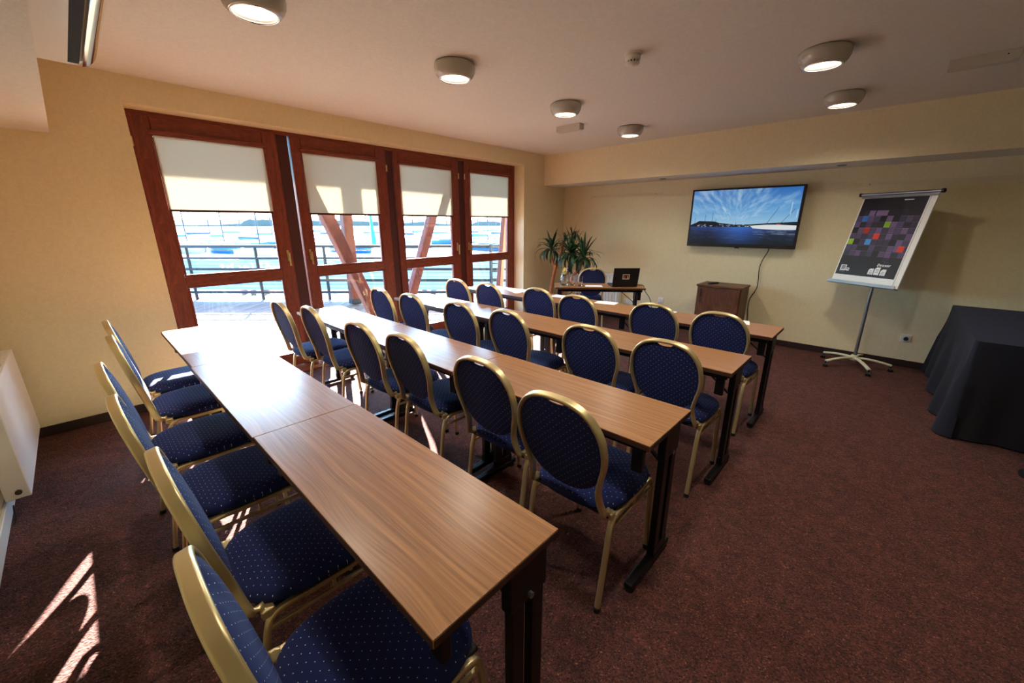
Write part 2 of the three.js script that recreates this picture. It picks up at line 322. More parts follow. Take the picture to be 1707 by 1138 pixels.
{ // advertising banner on the outside of the railing: seen from behind, so the lettering is mirrored
  const tex = canvasTex(2048, 256, (c, w, h) => {
    c.fillStyle = '#6fa6d8'; c.fillRect(0, 0, w, h);
    c.save(); c.fillStyle = '#ffffff'; c.font = 'bold 74px sans-serif'; c.textBaseline = 'middle';
    c.translate(1140, h * 0.24); c.scale(-266 / c.measureText('Twój jacht').width, 1); c.fillText('Twój jacht', 0, 0); c.restore();
  });
  const g = new THREE.BufferGeometry(), P = [], U = [], I = [], n = 60, s0 = -11, s1 = 0.7;
  for (let i = 0; i <= n; i++) for (const [y, v] of [[0.18, 0], [0.8, 1]]) { const s = s0 + (s1 - s0) * i / n, [x, z] = T(s, 0.06 + 0.006 * Math.sin(i * 1.9)); P.push(x, y, z); U.push(i / n, v); }
  for (let i = 0; i < n; i++) I.push(2 * i, 2 * i + 2, 2 * i + 1, 2 * i + 2, 2 * i + 3, 2 * i + 1);
  g.setAttribute('position', new THREE.Float32BufferAttribute(P, 3)); g.setAttribute('uv', new THREE.Float32BufferAttribute(U, 2)); g.setIndex(I); g.computeVertexNormals();
  tag(mesh('banner', g, phys({ color: 0xffffff, map: tex, roughness: 0.9, transmission: 0.1, thickness: 0, side: THREE.DoubleSide })), 'blue fabric banner with mirrored white lettering hung on the terrace railing', 'banner');
}
{ // timber posts, braces and the roof overhang they carry
  const EY = 3.78, XP = -3.2;
  const roof = thing('roof_overhang', 'timber roof overhang above the terrace', 'roof');
  mesh('roof_slab', uvM(box(3.1, 0.16, 12.5, -1.93, EY + 0.1, 2.0), 1), M.timber, roof);
  mesh('eave_beam', uvM(box(0.16, 0.2, 12.5, -3.3, EY + 0.11, 2.0), 0.5), M.timber, roof);
  for (let k = 0; k < 9; k++) mesh('rafter', uvM(box(2.8, 0.12, 0.08, -1.8, EY + 0.09, -3.6 + k * 1.4), 0.5), M.timber, roof);
  const up = thing('upper_facade', 'pale rendered facade above the glazed doors', 'facade');
  mesh('facade_panel', uvM(box(0.05, 1.4, 12.5, -0.36, 3.09, 2.0), 1), M.wall, up); up.position.x = 0.0;
  const beamThing = (name, label, a, b, w, grp) => { const o = thing(name, label, 'beam', [0, 0, 0], 0, grp); mesh('timber', uvM(bar(a, b, w, w), 0.5), M.timber, o); mesh('steel_shoe', bar([a[0], a[1] - 0.0, a[2]], [a[0], a[1] + 0.12, a[2]], w + 0.02, w + 0.02), M.railMetal, o); return o; };
  beamThing('timber_post', 'upright red-brown timber post outside the second glazed door', [XP, 0, 2.38], [XP, EY + 0.02, 2.38], 0.18);
  beamThing('timber_brace', 'slanting timber brace outside the second glazed door, before the upright post', [-0.5, 0, 3.275], [-0.5, EY + 0.02, 4.75], 0.14, 'slanting terrace braces');
  beamThing('timber_brace', 'slanting timber brace seen through the third glazed door', [-0.5, 0, 3.065], [-0.5, EY + 0.02, 1.55], 0.115, 'slanting terrace braces');
  beamThing('timber_brace', 'slanting timber brace seen through the door next to the corner', [-0.5, 0, 1.16], [-0.5, EY + 0.02, 0.69], 0.09, 'slanting terrace braces');
}
{ // gate frame at the far end of the railing
  const o = thing('railing_gate', 'narrow dark metal ladder-like gate frame at the railing end', 'gate'); const P = (s, y, d = -0.14) => { const [x, z] = T(s, d); return [x, y, z]; };
  for (const s of [-0.42, -0.24]) mesh('upright', bar(P(s, 0), P(s, 1.12), 0.05, 0.05), M.railMetal, o);
  for (let k = 0; k < 7; k++) mesh('rung', bar(P(-0.42, 0.12 + k * 0.155), P(-0.24, 0.12 + k * 0.155), 0.03, 0.03), M.railMetal, o);
}
{ // water, far shore, breakwater
  const wtex = dataTex(512, 512, (x, y) => { const v = 128 + (tnoise(nA, 64, x / 8, y / 8) - 0.5) * 120 + (tnoise(nB, 256, x / 2, y / 2) - 0.5) * 60; return [v, v, v]; }, false);
  const water = mesh('lake_water', uvM(box(1800, 0.2, 1800, -905, -2.7, -300), 6), std(0x9fb9c6, 0.32, 0, { bumpMap: wtex, bumpScale: 0.25 })); struct(water, 'bright sunlit lake water');
  const pts = []; for (let i = 0; i <= 60; i++) pts.push(i);
  const far = sgroup('far_shore', 'low wooded far shore across the lake');
  const g = new THREE.BufferGeometry(), P = [], I = []; const n = 120;
  for (let i = 0; i <= n; i++) { const a = -2.7 + i / n * 2.2, R = 700, x = 4 + Math.sin(a) * R, z = 6 - Math.cos(a) * R, h = 5.5 + tnoise(nA, 64, i * 0.35, 3) * 3.5 + tnoise(nA, 64, i * 1.7, 9) * 1.2; for (const [rr2, y] of [[1, -2.6], [1.02, h], [1.12, h * 0.9], [1.15, -2.6]]) P.push(4 + (x - 4) * rr2, y, 6 + (z - 6) * rr2); }
  for (let i = 0; i < n; i++) for (let k = 0; k < 3; k++) { const a = i * 4 + k, b = a + 4; I.push(a, b, a + 1, b, b + 1, a + 1); }
  g.setAttribute('position', new THREE.Float32BufferAttribute(P, 3)); g.setIndex(I); g.computeVertexNormals();
  mesh('wooded_bank', g, std(0x56685a, 1), far);
  const bw = mesh('breakwater', box(420, 0.5, 3, 0, 0, 0), std(0x8f9aa0, 0.9)); bw.position.set(-170, -2.4, -185); bw.rotation.y = 0.75; tag(bw, 'long low breakwater far out on the water', 'breakwater');
}
{ // moored sailing boats
  const hullMat = [std(0xf2f3f1, 0.4), std(0xe4e8ec, 0.4), std(0x3b78b8, 0.45)], coverMat = [std(0x2b6fb0, 0.8), std(0x1f4f86, 0.8), std(0x3f9cc8, 0.8)], mastMat = std(0x3c4650, 0.5, 0.3), deckM = std(0xdcd6c6, 0.7);
  function boatGeo(L, B, F) {
    const P = [], I = [], n = 16; const sec = (t) => { const w = B / 2 * Math.pow(Math.sin(Math.PI * (0.12 + 0.88 * (1 - t))), 0.75) * (t > 0.985 ? 0.1 : 1); return Math.max(0.02, w); };
    for (let i = 0; i <= n; i++) { const t = i / n, x = -L / 2 + t * L, w = sec(t), y = F * (0.9 + 0.25 * t * t); for (const [k, yy] of [[0.35, -0.3], [0.8, 0.1], [1, y], [0, y + 0.04], [-1, y], [-0.8, 0.1], [-0.35, -0.3]]) P.push(x, yy, k * w); }
    for (let i = 0; i < n; i++) for (let k = 0; k < 7; k++) { const a = i * 7 + k, b = i * 7 + (k + 1) % 7; I.push(a, a + 7, b, b, a + 7, b + 7); }
    for (const i of [0, n]) { for (let k = 1; k < 6; k++) i ? I.push(i * 7, i * 7 + k, i * 7 + k + 1) : I.push(0, k + 1, k); }
    const g = new THREE.BufferGeometry(); g.setAttribute('position', new THREE.Float32BufferAttribute(P, 3)); g.setIndex(I); g.computeVertexNormals(); return toCreasedNormals(g, 0.7);
  }
  const hullG = boatGeo(8.5, 2.7, 0.95), cabinG = box(3.4, 0.55, 1.6, 0.6, 1.25, 0, 0.2), mastG = cyl(0.07, 0.1, 11, 0.9, 6.4, 0, 8), boomG = rod([0.9, 2.2, 0], [-2.8, 2.1, 0], 0.06), coverG = new THREE.CapsuleGeometry(0.17, 3.3, 4, 10).rotateZ(Math.PI / 2).translate(-1.0, 2.32, 0), stayG = [rod([0.9, 11.8, 0], [4.1, 1.2, 0], 0.022, 5), rod([0.9, 11.8, 0], [-4.1, 1.0, 0], 0.022, 5)], sprG = rod([0.9, 7.2, -0.7], [0.9, 7.2, 0.7], 0.03, 6);
  // [distance, bearing in degrees left of -z, heading, kind]
  const list = [[78, 81.6, 0.4, 0, 0], [96, 79.6, 1.1, 1, 0], [74, 78.2, 0.2, 2, 0], [105, 76.6, 0.8, 0, 0], [60, 75.0, 0.35, 1, 0], [84, 73.5, 0.5, 2, 0], [110, 68.2, 1.3, 0, 1], [86, 66.4, 0.5, 1, 1], [66, 64.6, 0.3, 2, 1], [90, 61.0, 0.9, 0, 1], [75, 57.0, 0.5, 1, 2], [98, 55.0, 1.2, 0, 2], [84, 52.4, 0.4, 2, 2], [92, 48.2, 0.9, 1, 3], [66, 47.0, 0.3, 2, 3], [112, 45.6, 0.7, 0, 3], [80, 44.2, 0.2, 1, 3]];
  const through = ['first', 'second', 'third', 'fourth'];
  const looks = ['white hull', 'grey hull', 'blue hull'];
  list.forEach(([d, b, hd, k, w]) => {
    const a = THREE.MathUtils.degToRad(b);
    const o = thing('sailing_boat', `moored sailing boat with ${looks[k]} seen through the ${through[w]} glazed door`, 'boat', [4.3 - Math.sin(a) * d, -2.55, 5.94 - Math.cos(a) * d], hd, 'moored sailing boats');
    mesh('hull', hullG, hullMat[k], o); mesh('cabin', cabinG, deckM, o); const mt = mesh('mast', mastG, mastMat, o); mesh('spreader', sprG, mastMat, mt); mesh('boom', boomG, mastMat, o); mesh('sail_cover', coverG, coverMat[k], o); for (const s of stayG) mesh('stay', s, mastMat, o);
  });
}
{ // feather flag and quay flower pots beyond the railing
  const f = thing('feather_flag', 'tall turquoise feather flag standing beyond the terrace railing', 'flag', [-8.0, -0.2, -0.66]);
  mesh('flag_pole', rod([0, -0.4, 0], [0, 2.6, 0], 0.012), M.steel, f);
  const g = new THREE.BufferGeometry(), P = [], I = [], n = 16; for (let i = 0; i <= n; i++) { const t = i / n, y = 0.95 + t * 1.6, w = 0.1 + 0.02 * Math.sin(t * 9); P.push(0.012, y, 0, 0.012 + w * 0.7 + 0.02 * Math.sin(t * 7), y, -w * 0.7); } for (let i = 0; i < n; i++) I.push(2 * i, 2 * i + 1, 2 * i + 2, 2 * i + 1, 2 * i + 3, 2 * i + 2);
  g.setAttribute('position', new THREE.Float32BufferAttribute(P, 3)); g.setIndex(I); g.computeVertexNormals(); mesh('flag_cloth', g, phys({ color: 0x0fa58c, roughness: 0.9, transmission: 0.4, thickness: 0, side: THREE.DoubleSide }), f);
  const pots = [[-5.95, 0xc23a3a, 'red'], [-5.75, 0xd87a86, 'pink'], [-5.45, 0x2f4a32, 'dark green'], [-4.55, 0x4f7a3c, 'light green'], [-1.95, 0xd0504a, 'coral red'], [-1.75, 0x3e62b8, 'blue']];
  for (const [s, c, nm] of pots) {
    const [x, z] = T(s, 0.6), o = thing('flower_pot', `small pot of ${nm} flowers on the gravel behind the railing`, 'flower pot', [x, -0.03, z]);
    mesh('pot', lathe([[0.001, 0], [0.05, 0], [0.07, 0.1], [0.075, 0.1], [0.075, 0.115], [0.06, 0.115]], 16), std(0x5a5048, 0.8), o);
    const bl = []; for (let k = 0; k < 14; k++) bl.push(new THREE.IcosahedronGeometry(rr(0.022, 0.034), 1).translate(rr(-0.07, 0.07), 0.13 + rr(0, 0.07), rr(-0.07, 0.07))); const fl = mesh('blossom', bl, std(c, 0.8), o); fl.userData.kind = 'stuff';
  }
}

// ───────────────────────── banquet chairs ─────────────────────────
// local: chair faces -z, origin on the floor under the middle of the seat
function padGeo(outline, nr, na, thickFront, thickBack, place, pw = 3.2) {  // closed cushion from an outline(angle) -> [u, v]; place(u, v, w) -> xyz
  const P = [], U = [], I = []; const rings = [];
  const prof = (r) => Math.sqrt(Math.max(0, 1 - Math.pow(r, pw)));
  for (const side of [1, -1]) for (let i = 0; i <= nr; i++) { const r = Math.sin(i / nr * Math.PI / 2); const row = []; for (let j = 0; j < na; j++) { const [u, v] = outline(j / na * Math.PI * 2); const uu = u[0] + (u[1]) * r, vv = v[0] + v[1] * r; const w = side * (side > 0 ? thickFront : thickBack) * prof(r); row.push(P.length / 3); P.push(...place(uu, vv, w)); U.push(uu / 0.24, vv / 0.24); } rings.push(row); }
  for (const [base, flip] of [[0, false], [nr + 1, true]]) for (let i = 0; i < nr; i++) for (let j = 0; j < na; j++) { const k = (j + 1) % na, a = rings[base + i][j], b = rings[base + i][k], c = rings[base + i + 1][j], d = rings[base + i + 1][k]; flip ? I.push(a, b, c, b, d, c) : I.push(a, c, b, b, c, d); }
  const g = new THREE.BufferGeometry(); g.setAttribute('position', new THREE.Float32BufferAttribute(P, 3)); g.setAttribute('uv', new THREE.Float32BufferAttribute(U, 2)); g.setIndex(I); g.computeVertexNormals(); return g;
}
const sgnp = (c, e) => Math.sign(c) * Math.pow(Math.abs(c), e);
const BZ = (y) => 0.205 + (y - 0.45) * 0.2;                     // backrest plane leans back
function makeChair(label) {
  const o = thing('banquet_chair', label, 'chair');
  const seat = padGeo((a) => { const c = sgnp(Math.cos(a), 0.62), s = sgnp(Math.sin(a), 0.62); const w = 0.212 - 0.012 * (s > 0 ? s : 0); return [[0, w * c], [0, 0.222 * s]]; }, 14, 56, 0.04, 0.036, (u, v, w) => [u, 0.445 + w, v - 0.012], 7);
  mesh('seat', seat, M.fabric, o);
  mesh('seat_base', box(0.37, 0.014, 0.38, 0, 0.416, -0.012, 0.006), M.blackPlastic, o);
  const hw = 0.187, yc = 0.7, hy = 0.2;
  const back = padGeo((a) => { const c = Math.cos(a), s = Math.sin(a); const e = s > 0 ? 0.75 : 0.95; let v = hy * sgnp(s, e), u = hw * sgnp(c, e); const dip = Math.exp(-Math.pow(u / 0.046, 4)) * (s > 0 ? 0.024 : 0); return [[0, u], [0, v - dip]]; }, 9, 80, 0.026, 0.012, (u, v, w) => [u, yc + v, BZ(yc + v) - 0.002 - w], 4);
  mesh('backrest', back, M.fabric, o);
  const half = [[0.172, 0.437, 0.165], [0.178, 0.44, 0.198], [0.168, 0.47, BZ(0.47)], [0.158, 0.53, BZ(0.53)], [0.17, 0.6, BZ(0.6)], [0.188, 0.67, BZ(0.67)], [0.192, 0.735, BZ(0.735)], [0.176, 0.81, BZ(0.81)], [0.13, 0.872, BZ(0.872)], [0.07, 0.899, BZ(0.899)]];
  const path = [...half, [0, 0.905, BZ(0.905)], ...half.slice().reverse().map(([x, y, z]) => [-x, y, z])];
  mesh('back_frame', sweep(path, 0.017, 0.033, [0, -0.2, 1], 96), M.gold, o);
  for (const s of [-1, 1]) {
    const x = 0.19 * s;
    const fl = mesh('leg', sweep([[x, 0.412, -0.1], [x, 0.412, -0.15], [x, 0.404, -0.182], [x, 0.37, -0.198], [x, 0.2, -0.211], [x, 0.012, -0.225]], 0.018, 0.024, [1, 0, 0], 30), M.gold, o);
    const rl = mesh('leg', sweep([[x, 0.412, 0.06], [x, 0.412, 0.115], [x, 0.404, 0.148], [x, 0.37, 0.166], [x, 0.2, 0.194], [x, 0.012, 0.225]], 0.018, 0.024, [1, 0, 0], 30), M.gold, o);
    mesh('foot_cap', cyl(0.014, 0.015, 0.02, x, 0.01, -0.225, 12), M.blackPlastic, fl); mesh('foot_cap', cyl(0.014, 0.015, 0.02, x, 0.01, 0.225, 12), M.blackPlastic, rl);
    mesh('seat_rail', bar([x, 0.412, -0.105], [x, 0.412, 0.065], 0.024, 0.018), M.gold, o);
    mesh('lower_rail', bar([x, 0.362, -0.195], [x, 0.362, 0.168], 0.012, 0.012), M.gold, o);
    mesh('bracket', bar([x, 0.362, -0.03], [x, 0.41, -0.03], 0.01, 0.014), M.gold, o);
    mesh('back_joint', box(0.036, 0.03, 0.036, 0.18 * s, 0.42, 0.158, 0.006), M.gold, o);
  }
  mesh('stretcher', bar([-0.2, 0.405, -0.15], [0.2, 0.405, -0.15], 0.018, 0.018), M.gold, o);
  mesh('stretcher', bar([-0.2, 0.405, 0.13], [0.2, 0.405, 0.13], 0.018, 0.018), M.gold, o);
  return o;
}
const rowName = ['row farthest from the television', 'third row from the television', 'second row from the television', 'row nearest the television'];
const nth = ['sixth', 'fifth', 'fourth', 'third', 'second', 'first'];
const chairs = [
  [[3.512, 5.624, 0.0], [2.985, 5.613, 0.0], [2.4, 5.661, 0.0], [1.87, 5.675, 0.0], [1.27, 5.607, 0.0], [0.76, 5.6, 0.0]],
  [[3.512, 4.574, 0.01], [3.0, 4.486, 0.02], [2.375, 4.496, 0.0], [1.92, 4.532, 0.03], [1.195, 4.542, -0.02], [0.757, 4.615, 0.0]],
  [[3.512, 3.606, 0.0], [3.03, 3.614, 0.03], [2.37, 3.632, -0.02], [1.87, 3.675, 0.01], [1.255, 3.708, 0.0], [0.76, 3.725, 0.0]],
  [[3.51, 2.67, -0.01], [3.02, 2.674, 0.02], [2.365, 2.765, 0.03], [1.87, 2.686, 0.0], [1.29, 2.788, -0.02], [0.79, 2.809, 0.03]],
];
const chair0 = makeChair('navy dotted banquet chair with gold frame'); chair0.userData.group = 'banquet chairs at the table rows';
let firstChair = true;
chairs.forEach((row, r) => row.forEach(([x, z, t], c) => {
  const label = `navy dotted banquet chair at the table ${rowName[r]}, ${nth[c]} from the windows`;
  if (firstChair) { chair0.position.set(x, 0, z); chair0.rotation.y = t; chair0.userData.label = label; firstChair = false; } else copyOf(chair0, label, [x, 0, z], t);
}));
{ const c = copyOf(chair0, 'navy dotted banquet chair standing alone behind the laptop table', [1.1, 0, 0.84], 0.72); c.userData.group = 'presenter chair'; delete c.userData.group; }

// ───────────────────────── folding tables ─────────────────────────
function makeTable(label, L, D) {
  const o = thing('folding_table', label, 'table'); const top = 0.74, th = 0.024;
  const tt = mesh('tabletop', uvM(box(L, th, D, 0, top - th / 2, 0, 0.002), 2.0, 0, [0.42, 0.3]), M.table, o);
  mesh('edge_band', [box(L - 0.003, 0.019, 0.003, 0, top - 0.0135, D / 2 - 0.0008), box(L - 0.003, 0.019, 0.003, 0, top - 0.0135, -D / 2 + 0.0008), box(0.003, 0.019, D - 0.003, L / 2 - 0.0008, top - 0.0135, 0), box(0.003, 0.019, D - 0.003, -L / 2 + 0.0008, top - 0.0135, 0)], M.tableEdge, o);
  for (const z of [-D / 2 + 0.05, D / 2 - 0.05]) mesh('apron_rail', box(L - 0.06, 0.034, 0.02, 0, top - th - 0.018, z, 0.003), M.black, o);
  for (const s of [-1, 1]) {
    const x = s * (L / 2 - 0.05), zc = -D / 2 + 0.075;
    const lg = mesh('leg', [box(0.03, 0.62, 0.048, x, 0.36, zc - 0.04, 0.004), box(0.03, 0.62, 0.048, x, 0.36, zc + 0.04, 0.004), box(0.034, 0.17, 0.15, x, top - th - 0.09, zc, 0.006), box(0.034, 0.05, 0.135, x, 0.065, zc, 0.004)], M.black, o);
    mesh('foot', box(0.04, 0.03, 0.385, x, 0.027, -D / 2 + 0.16, 0.008), M.black, lg);
    mesh('foot_pad', cyl(0.016, 0.018, 0.014, x, 0.007, D / 2 - 0.065, 12), M.blackPlastic, lg); mesh('foot_pad', cyl(0.016, 0.018, 0.014, x, 0.007, -D / 2 - 0.01, 12), M.blackPlastic, lg);
    mesh('folding_strut', bar([x - s * 0.012, 0.5, zc + 0.02], [x - s * 0.24, top - th - 0.03, zc + 0.02], 0.022, 0.008), M.black, lg);
    mesh('hinge_bracket', box(0.045, 0.1, 0.028, x - s * 0.015, top - th - 0.085, D / 2 - 0.06, 0.004), M.black, o);
    const kn = mesh('hinge_bolt', cyl(0.009, 0.009, 0.014, 0, 0, 0, 12).rotateZ(Math.PI / 2).translate(x + s * 0.02, 0.56, zc), M.steel, lg); kn.userData.label = 'steel hinge bolt';
  }
  return o;
}
const TL = 1.108, TD = 0.4, zr = [5.427, 4.482, 3.49, 2.536], place3 = ['end table away from the windows', 'middle table', 'end table beside the windows'];
let t0 = null;
zr.forEach((z, r) => [3.248, 2.137, 1.026].forEach((x, c) => {
  const label = `walnut folding table, ${place3[c]} in the ${rowName[r]}`;
  const dz = [[0, 0.004, -0.003], [0.0, 0.003, -0.002], [0, -0.003, 0.002], [0, 0.002, 0]][r][c];
  if (!t0) { t0 = makeTable(label, TL, TD); t0.userData.group = 'walnut folding tables in rows'; t0.position.set(x, 0, z); } else copyOf(t0, label, [x, 0, z + dz], 0);
}));
{ const ang = Math.atan2(0.61, 0.79); const c = copyOf(t0, 'walnut folding table standing at an angle with a laptop on it', [1.61, 0, 1.42], ang); delete c.userData.group; }
const TT = (u, v) => { const a = Math.atan2(0.61, 0.79); return [1.61 + u * Math.cos(a) + v * Math.sin(a), 1.42 - u * Math.sin(a) + v * Math.cos(a)]; };  // point on the angled table

// ───────────────────────── things on the tables ─────────────────────────
{ // laptop, lid towards the rows
  const [x, z] = TT(0.3, 0.0), o = thing('laptop', 'open black laptop seen from behind on the angled table', 'laptop', [x, 0.74, z], Math.atan2(0.61, 0.79) + 0.12);
  mesh('base', box(0.32, 0.02, 0.23, 0, 0.012, -0.01, 0.006), M.blackPlastic, o);
  mesh('keyboard', box(0.27, 0.003, 0.09, 0, 0.0235, -0.04, 0.001), std(0x1c1c1f, 0.6), o);
  const lid = mesh('lid', box(0.32, 0.225, 0.012, 0, 0.1125, 0, 0.005), M.blackPlastic, o); lid.position.set(0, 0.02, 0.105); lid.rotation.x = 0.22;
  const scr = mesh('screen', box(0.29, 0.18, 0.001, 0, 0.116, -0.0068), std(0x22262c, 0.25), lid); scr.userData.label = 'dark display panel';
  const st = canvasTex(128, 96, (c, w, h) => { c.fillStyle = '#f0ece6'; c.fillRect(0, 0, w, h); c.fillStyle = '#6a1c14'; c.fillRect(10, 10, w - 20, h - 20); c.fillStyle = '#b8573a'; c.fillRect(22, 40, 30, 44); c.fillStyle = '#2a1210'; c.fillRect(56, 22, 18, 62); c.fillStyle = '#e8c8a0'; c.fillRect(86, 26, 12, 56); });
  const sk = mesh('sticker', box(0.085, 0.064, 0.001, 0, 0.115, 0.0067), std(0xffffff, 0.6, 0, { map: st }), lid); sk.userData.label = 'white-bordered reddish sticker';
}
{ // carafe of water with lemon, two glasses
  const [x, z] = TT(-0.44, 0.02), o = thing('water_carafe', 'glass water carafe with lemon slices on the angled table', 'carafe', [x, 0.741, z]);
  const gl = phys({ color: 0xffffff, transmission: 1, roughness: 0.02, thickness: 0.004, ior: 1.45 });
  mesh('glass_body', lathe([[0.001, 0], [0.048, 0], [0.052, 0.01], [0.05, 0.09], [0.034, 0.15], [0.032, 0.175], [0.046, 0.22], [0.0435, 0.22], [0.0295, 0.175], [0.0315, 0.15], [0.0475, 0.09], [0.049, 0.012], [0.001, 0.006]], 32), gl, o);
  mesh('water', lathe([[0.001, 0.007], [0.0485, 0.0125], [0.047, 0.09], [0.031, 0.149], [0.001, 0.149]], 32), phys({ color: 0xf2f8fa, transmission: 1, roughness: 0, thickness: 0.05, ior: 1.33 }), o);
  for (const [a, y] of [[0.3, 0.155], [1.4, 0.178], [-0.5, 0.196]]) { const l = mesh('lemon_slice', cyl(0.024, 0.024, 0.006, 0, 0, 0, 20), std(0xf2c418, 0.5), o); l.position.set(0.004 * Math.cos(a), y, 0.004); l.rotation.set(1.2, a, 0.2); l.userData.label = 'yellow lemon slice'; }
  for (const [u, v, w] of [[-0.33, 0.02, 'closer to the water carafe'], [-0.24, 0.07, 'closer to the sheet of paper']]) {
    const [gx, gz] = TT(u, v), g = thing('drinking_glass', `clear drinking glass on the angled table, ${w}`, 'glass', [gx, 0.741, gz], 0, 'drinking glasses');
    mesh('glass_body', lathe([[0.001, 0], [0.026, 0], [0.028, 0.006], [0.035, 0.06], [0.033, 0.12], [0.0315, 0.12], [0.0335, 0.06], [0.0265, 0.01], [0.001, 0.008]], 28), gl, g);
  }
}
function paper(x, z, turn, label, y = 0.7412) { const o = thing('paper_sheet', label, 'paper', [x, y, z], turn, 'white paper sheets'); mesh('sheet', box(0.21, 0.0016, 0.15, 0, 0.001, 0), M.paper, o); mesh('sheet', box(0.21, 0.0006, 0.15, 0.004, 0.0024, 0.003), M.paper, o); }
{ const [x, z] = TT(-0.07, 0.07); paper(x, z, Math.atan2(0.61, 0.79), 'white paper sheet on the angled laptop table'); }
[[3.47, 'first'], [2.88, 'second'], [2.3, 'third'], [1.75, 'fourth'], [1.2, 'fifth']].forEach(([x, w], i) => paper(x, 2.41 + 0.01 * (i % 2), [0.25, -0.1, 0.2, 0.1, 0.15][i], `white paper sheet on the table row nearest the television, ${w} counted towards the windows`));

// ───────────────────────── television ─────────────────────────
{
  const o = thing('television', 'wall-mounted flat television showing a marina under a cloudy blue sky', 'television', [2.819, 1.571, 0.1]); const W = 1.256, Ht = 0.724;
  mesh('housing', box(W, Ht, 0.045, 0, 0, 0, 0.006), M.blackPlastic, o);
  const tex = canvasTex(1024, 576, (c, w, h) => {
    const hz = h * 0.66; let g = c.createLinearGradient(0, 0, 0, hz); g.addColorStop(0, '#2f6fc0'); g.addColorStop(0.5, '#5fa3de'); g.addColorStop(1, '#a9d4ee'); c.fillStyle = g; c.fillRect(0, 0, w, hz);
    let z = 77; const R = () => (z = (z * 1664525 + 1013904223) >>> 0) / 4294967296;
    for (let i = 0; i < 420; i++) { const t = R(), a = (R() - 0.5) * 2.4, r = 60 + t * 560, x = w * 0.44 + Math.sin(a) * r, y = hz - 40 - Math.cos(a) * r * 0.72; if (x > w * 0.72 && R() < 0.55) continue; c.globalAlpha = 0.05 + R() * 0.12; c.fillStyle = R() < 0.8 ? '#e6f2fa' : '#7aa6d0'; c.beginPath(); c.ellipse(x, y, 16 + t * 70, 5 + t * 16, Math.atan2(-Math.cos(a) * 0.72, Math.sin(a)) + (R() - 0.5) * 0.9, 0, 7); c.fill(); }
    c.globalAlpha = 1; g = c.createLinearGradient(0, hz, 0, h); g.addColorStop(0, '#1f4a9a'); g.addColorStop(0.35, '#15284e'); g.addColorStop(1, '#0e1a26'); c.fillStyle = g; c.fillRect(0, hz, w, h - hz);
    g = c.createRadialGradient(w * 0.5, hz, 10, w * 0.5, hz, w * 0.3); g.addColorStop(0, 'rgba(60,130,235,0.75)'); g.addColorStop(1, 'rgba(40,90,200,0)'); c.fillStyle = g; c.fillRect(0, hz, w, h - hz);
    for (let i = 0; i < 160; i++) { c.globalAlpha = 0.12 + R() * 0.2; c.fillStyle = R() < 0.5 ? '#9fc0da' : '#0a1018'; c.fillRect(R() * w, hz + 8 + R() * (h - hz) * 0.75, 20 + R() * 90, 1.5 + R() * 2); }
    c.globalAlpha = 1; c.fillStyle = '#0e1522';
    c.beginPath(); c.moveTo(0, hz - 8); c.lineTo(60, hz - 34); c.lineTo(90, hz - 52); c.lineTo(250, hz - 46); c.lineTo(300, hz - 30); c.lineTo(460, hz - 12); c.lineTo(620, hz - 14); c.lineTo(760, hz - 26); c.lineTo(w, hz - 40); c.lineTo(w, hz + 12); c.lineTo(0, hz + 12); c.fill();
    for (let i = 0; i < 44; i++) { c.fillStyle = R() < 0.6 ? '#c8d4dc' : '#405468'; c.fillRect(70 + R() * 560, hz - 14 + R() * 20, 8 + R() * 20, 3 + R() * 5); }
    c.strokeStyle = '#1a2432'; c.lineWidth = 3; for (const [x, t] of [[40, 90], [150, 120], [225, 140], [262, 70], [470, 36]]) { c.beginPath(); c.moveTo(x, hz); c.lineTo(x + 2, hz - t); c.stroke(); }
    c.strokeStyle = '#12233f'; for (const [x, y, x2, y2] of [[760, hz - 20, 850, hz - 190], [880, hz - 20, 990, hz - 170]]) { c.beginPath(); c.moveTo(x, y); c.lineTo(x2, y2); c.stroke(); }
    c.strokeStyle = '#cfe2f2'; c.lineWidth = 6; c.beginPath(); c.moveTo(952, hz - 110); c.lineTo(958, hz - 235); c.stroke(); c.beginPath(); c.moveTo(1008, hz - 80); c.lineTo(1012, hz - 160); c.stroke();
    c.fillStyle = '#e9eef0'; c.beginPath(); c.moveTo(612, hz + 2); c.quadraticCurveTo(760, hz - 22, 1024, hz - 4); c.lineTo(1024, hz + 40); c.quadraticCurveTo(820, hz + 46, 640, hz + 26); c.fill();
    c.fillStyle = '#27384e'; c.fillRect(720, hz - 18, 150, 7); c.fillStyle = '#a8432f'; c.fillRect(850, hz - 22, 36, 9); c.fillStyle = '#27384e'; c.fillRect(900, hz - 28, 124, 8);
    c.globalAlpha = 0.55; c.fillStyle = '#9fb6c6'; for (let i = 0; i < 40; i++) c.fillRect(630 + R() * 380, hz + 46 + R() * 44, 30 + R() * 60, 3);
    c.globalAlpha = 1;
  });
  const sg = new THREE.PlaneGeometry(W - 0.05, Ht - 0.065);
  mesh('screen', sg.translate(0, 0.012, 0.0233), std(0x000000, 0.2, 0, { emissive: 0xffffff, emissiveMap: tex, emissiveIntensity: 0.8 }), o);
  mesh('wall_mount', box(0.4, 0.3, 0.055, 0, 0, -0.05, 0.004), M.black, o);
  mesh('stand_tab', [box(0.05, 0.014, 0.03, 0, -Ht / 2 - 0.004, 0, 0.003)], M.blackPlastic, o);
}
tag(mesh('power_cable', tube([[3.17, 1.215, 0.05], [3.165, 1.17, 0.05], [3.115, 1.05, 0.03], [3.098, 0.95, 0.02], [3.108, 0.8, 0.02], [3.105, 0.7, 0.025], [3.05, 0.56, 0.03], [3.045, 0.46, 0.03], [3.06, 0.3, 0.02], [3.07, 0.1, 0.02]], 0.005, 80, 8), M.blackPlastic), 'black power cable hanging down from the television', 'cable');
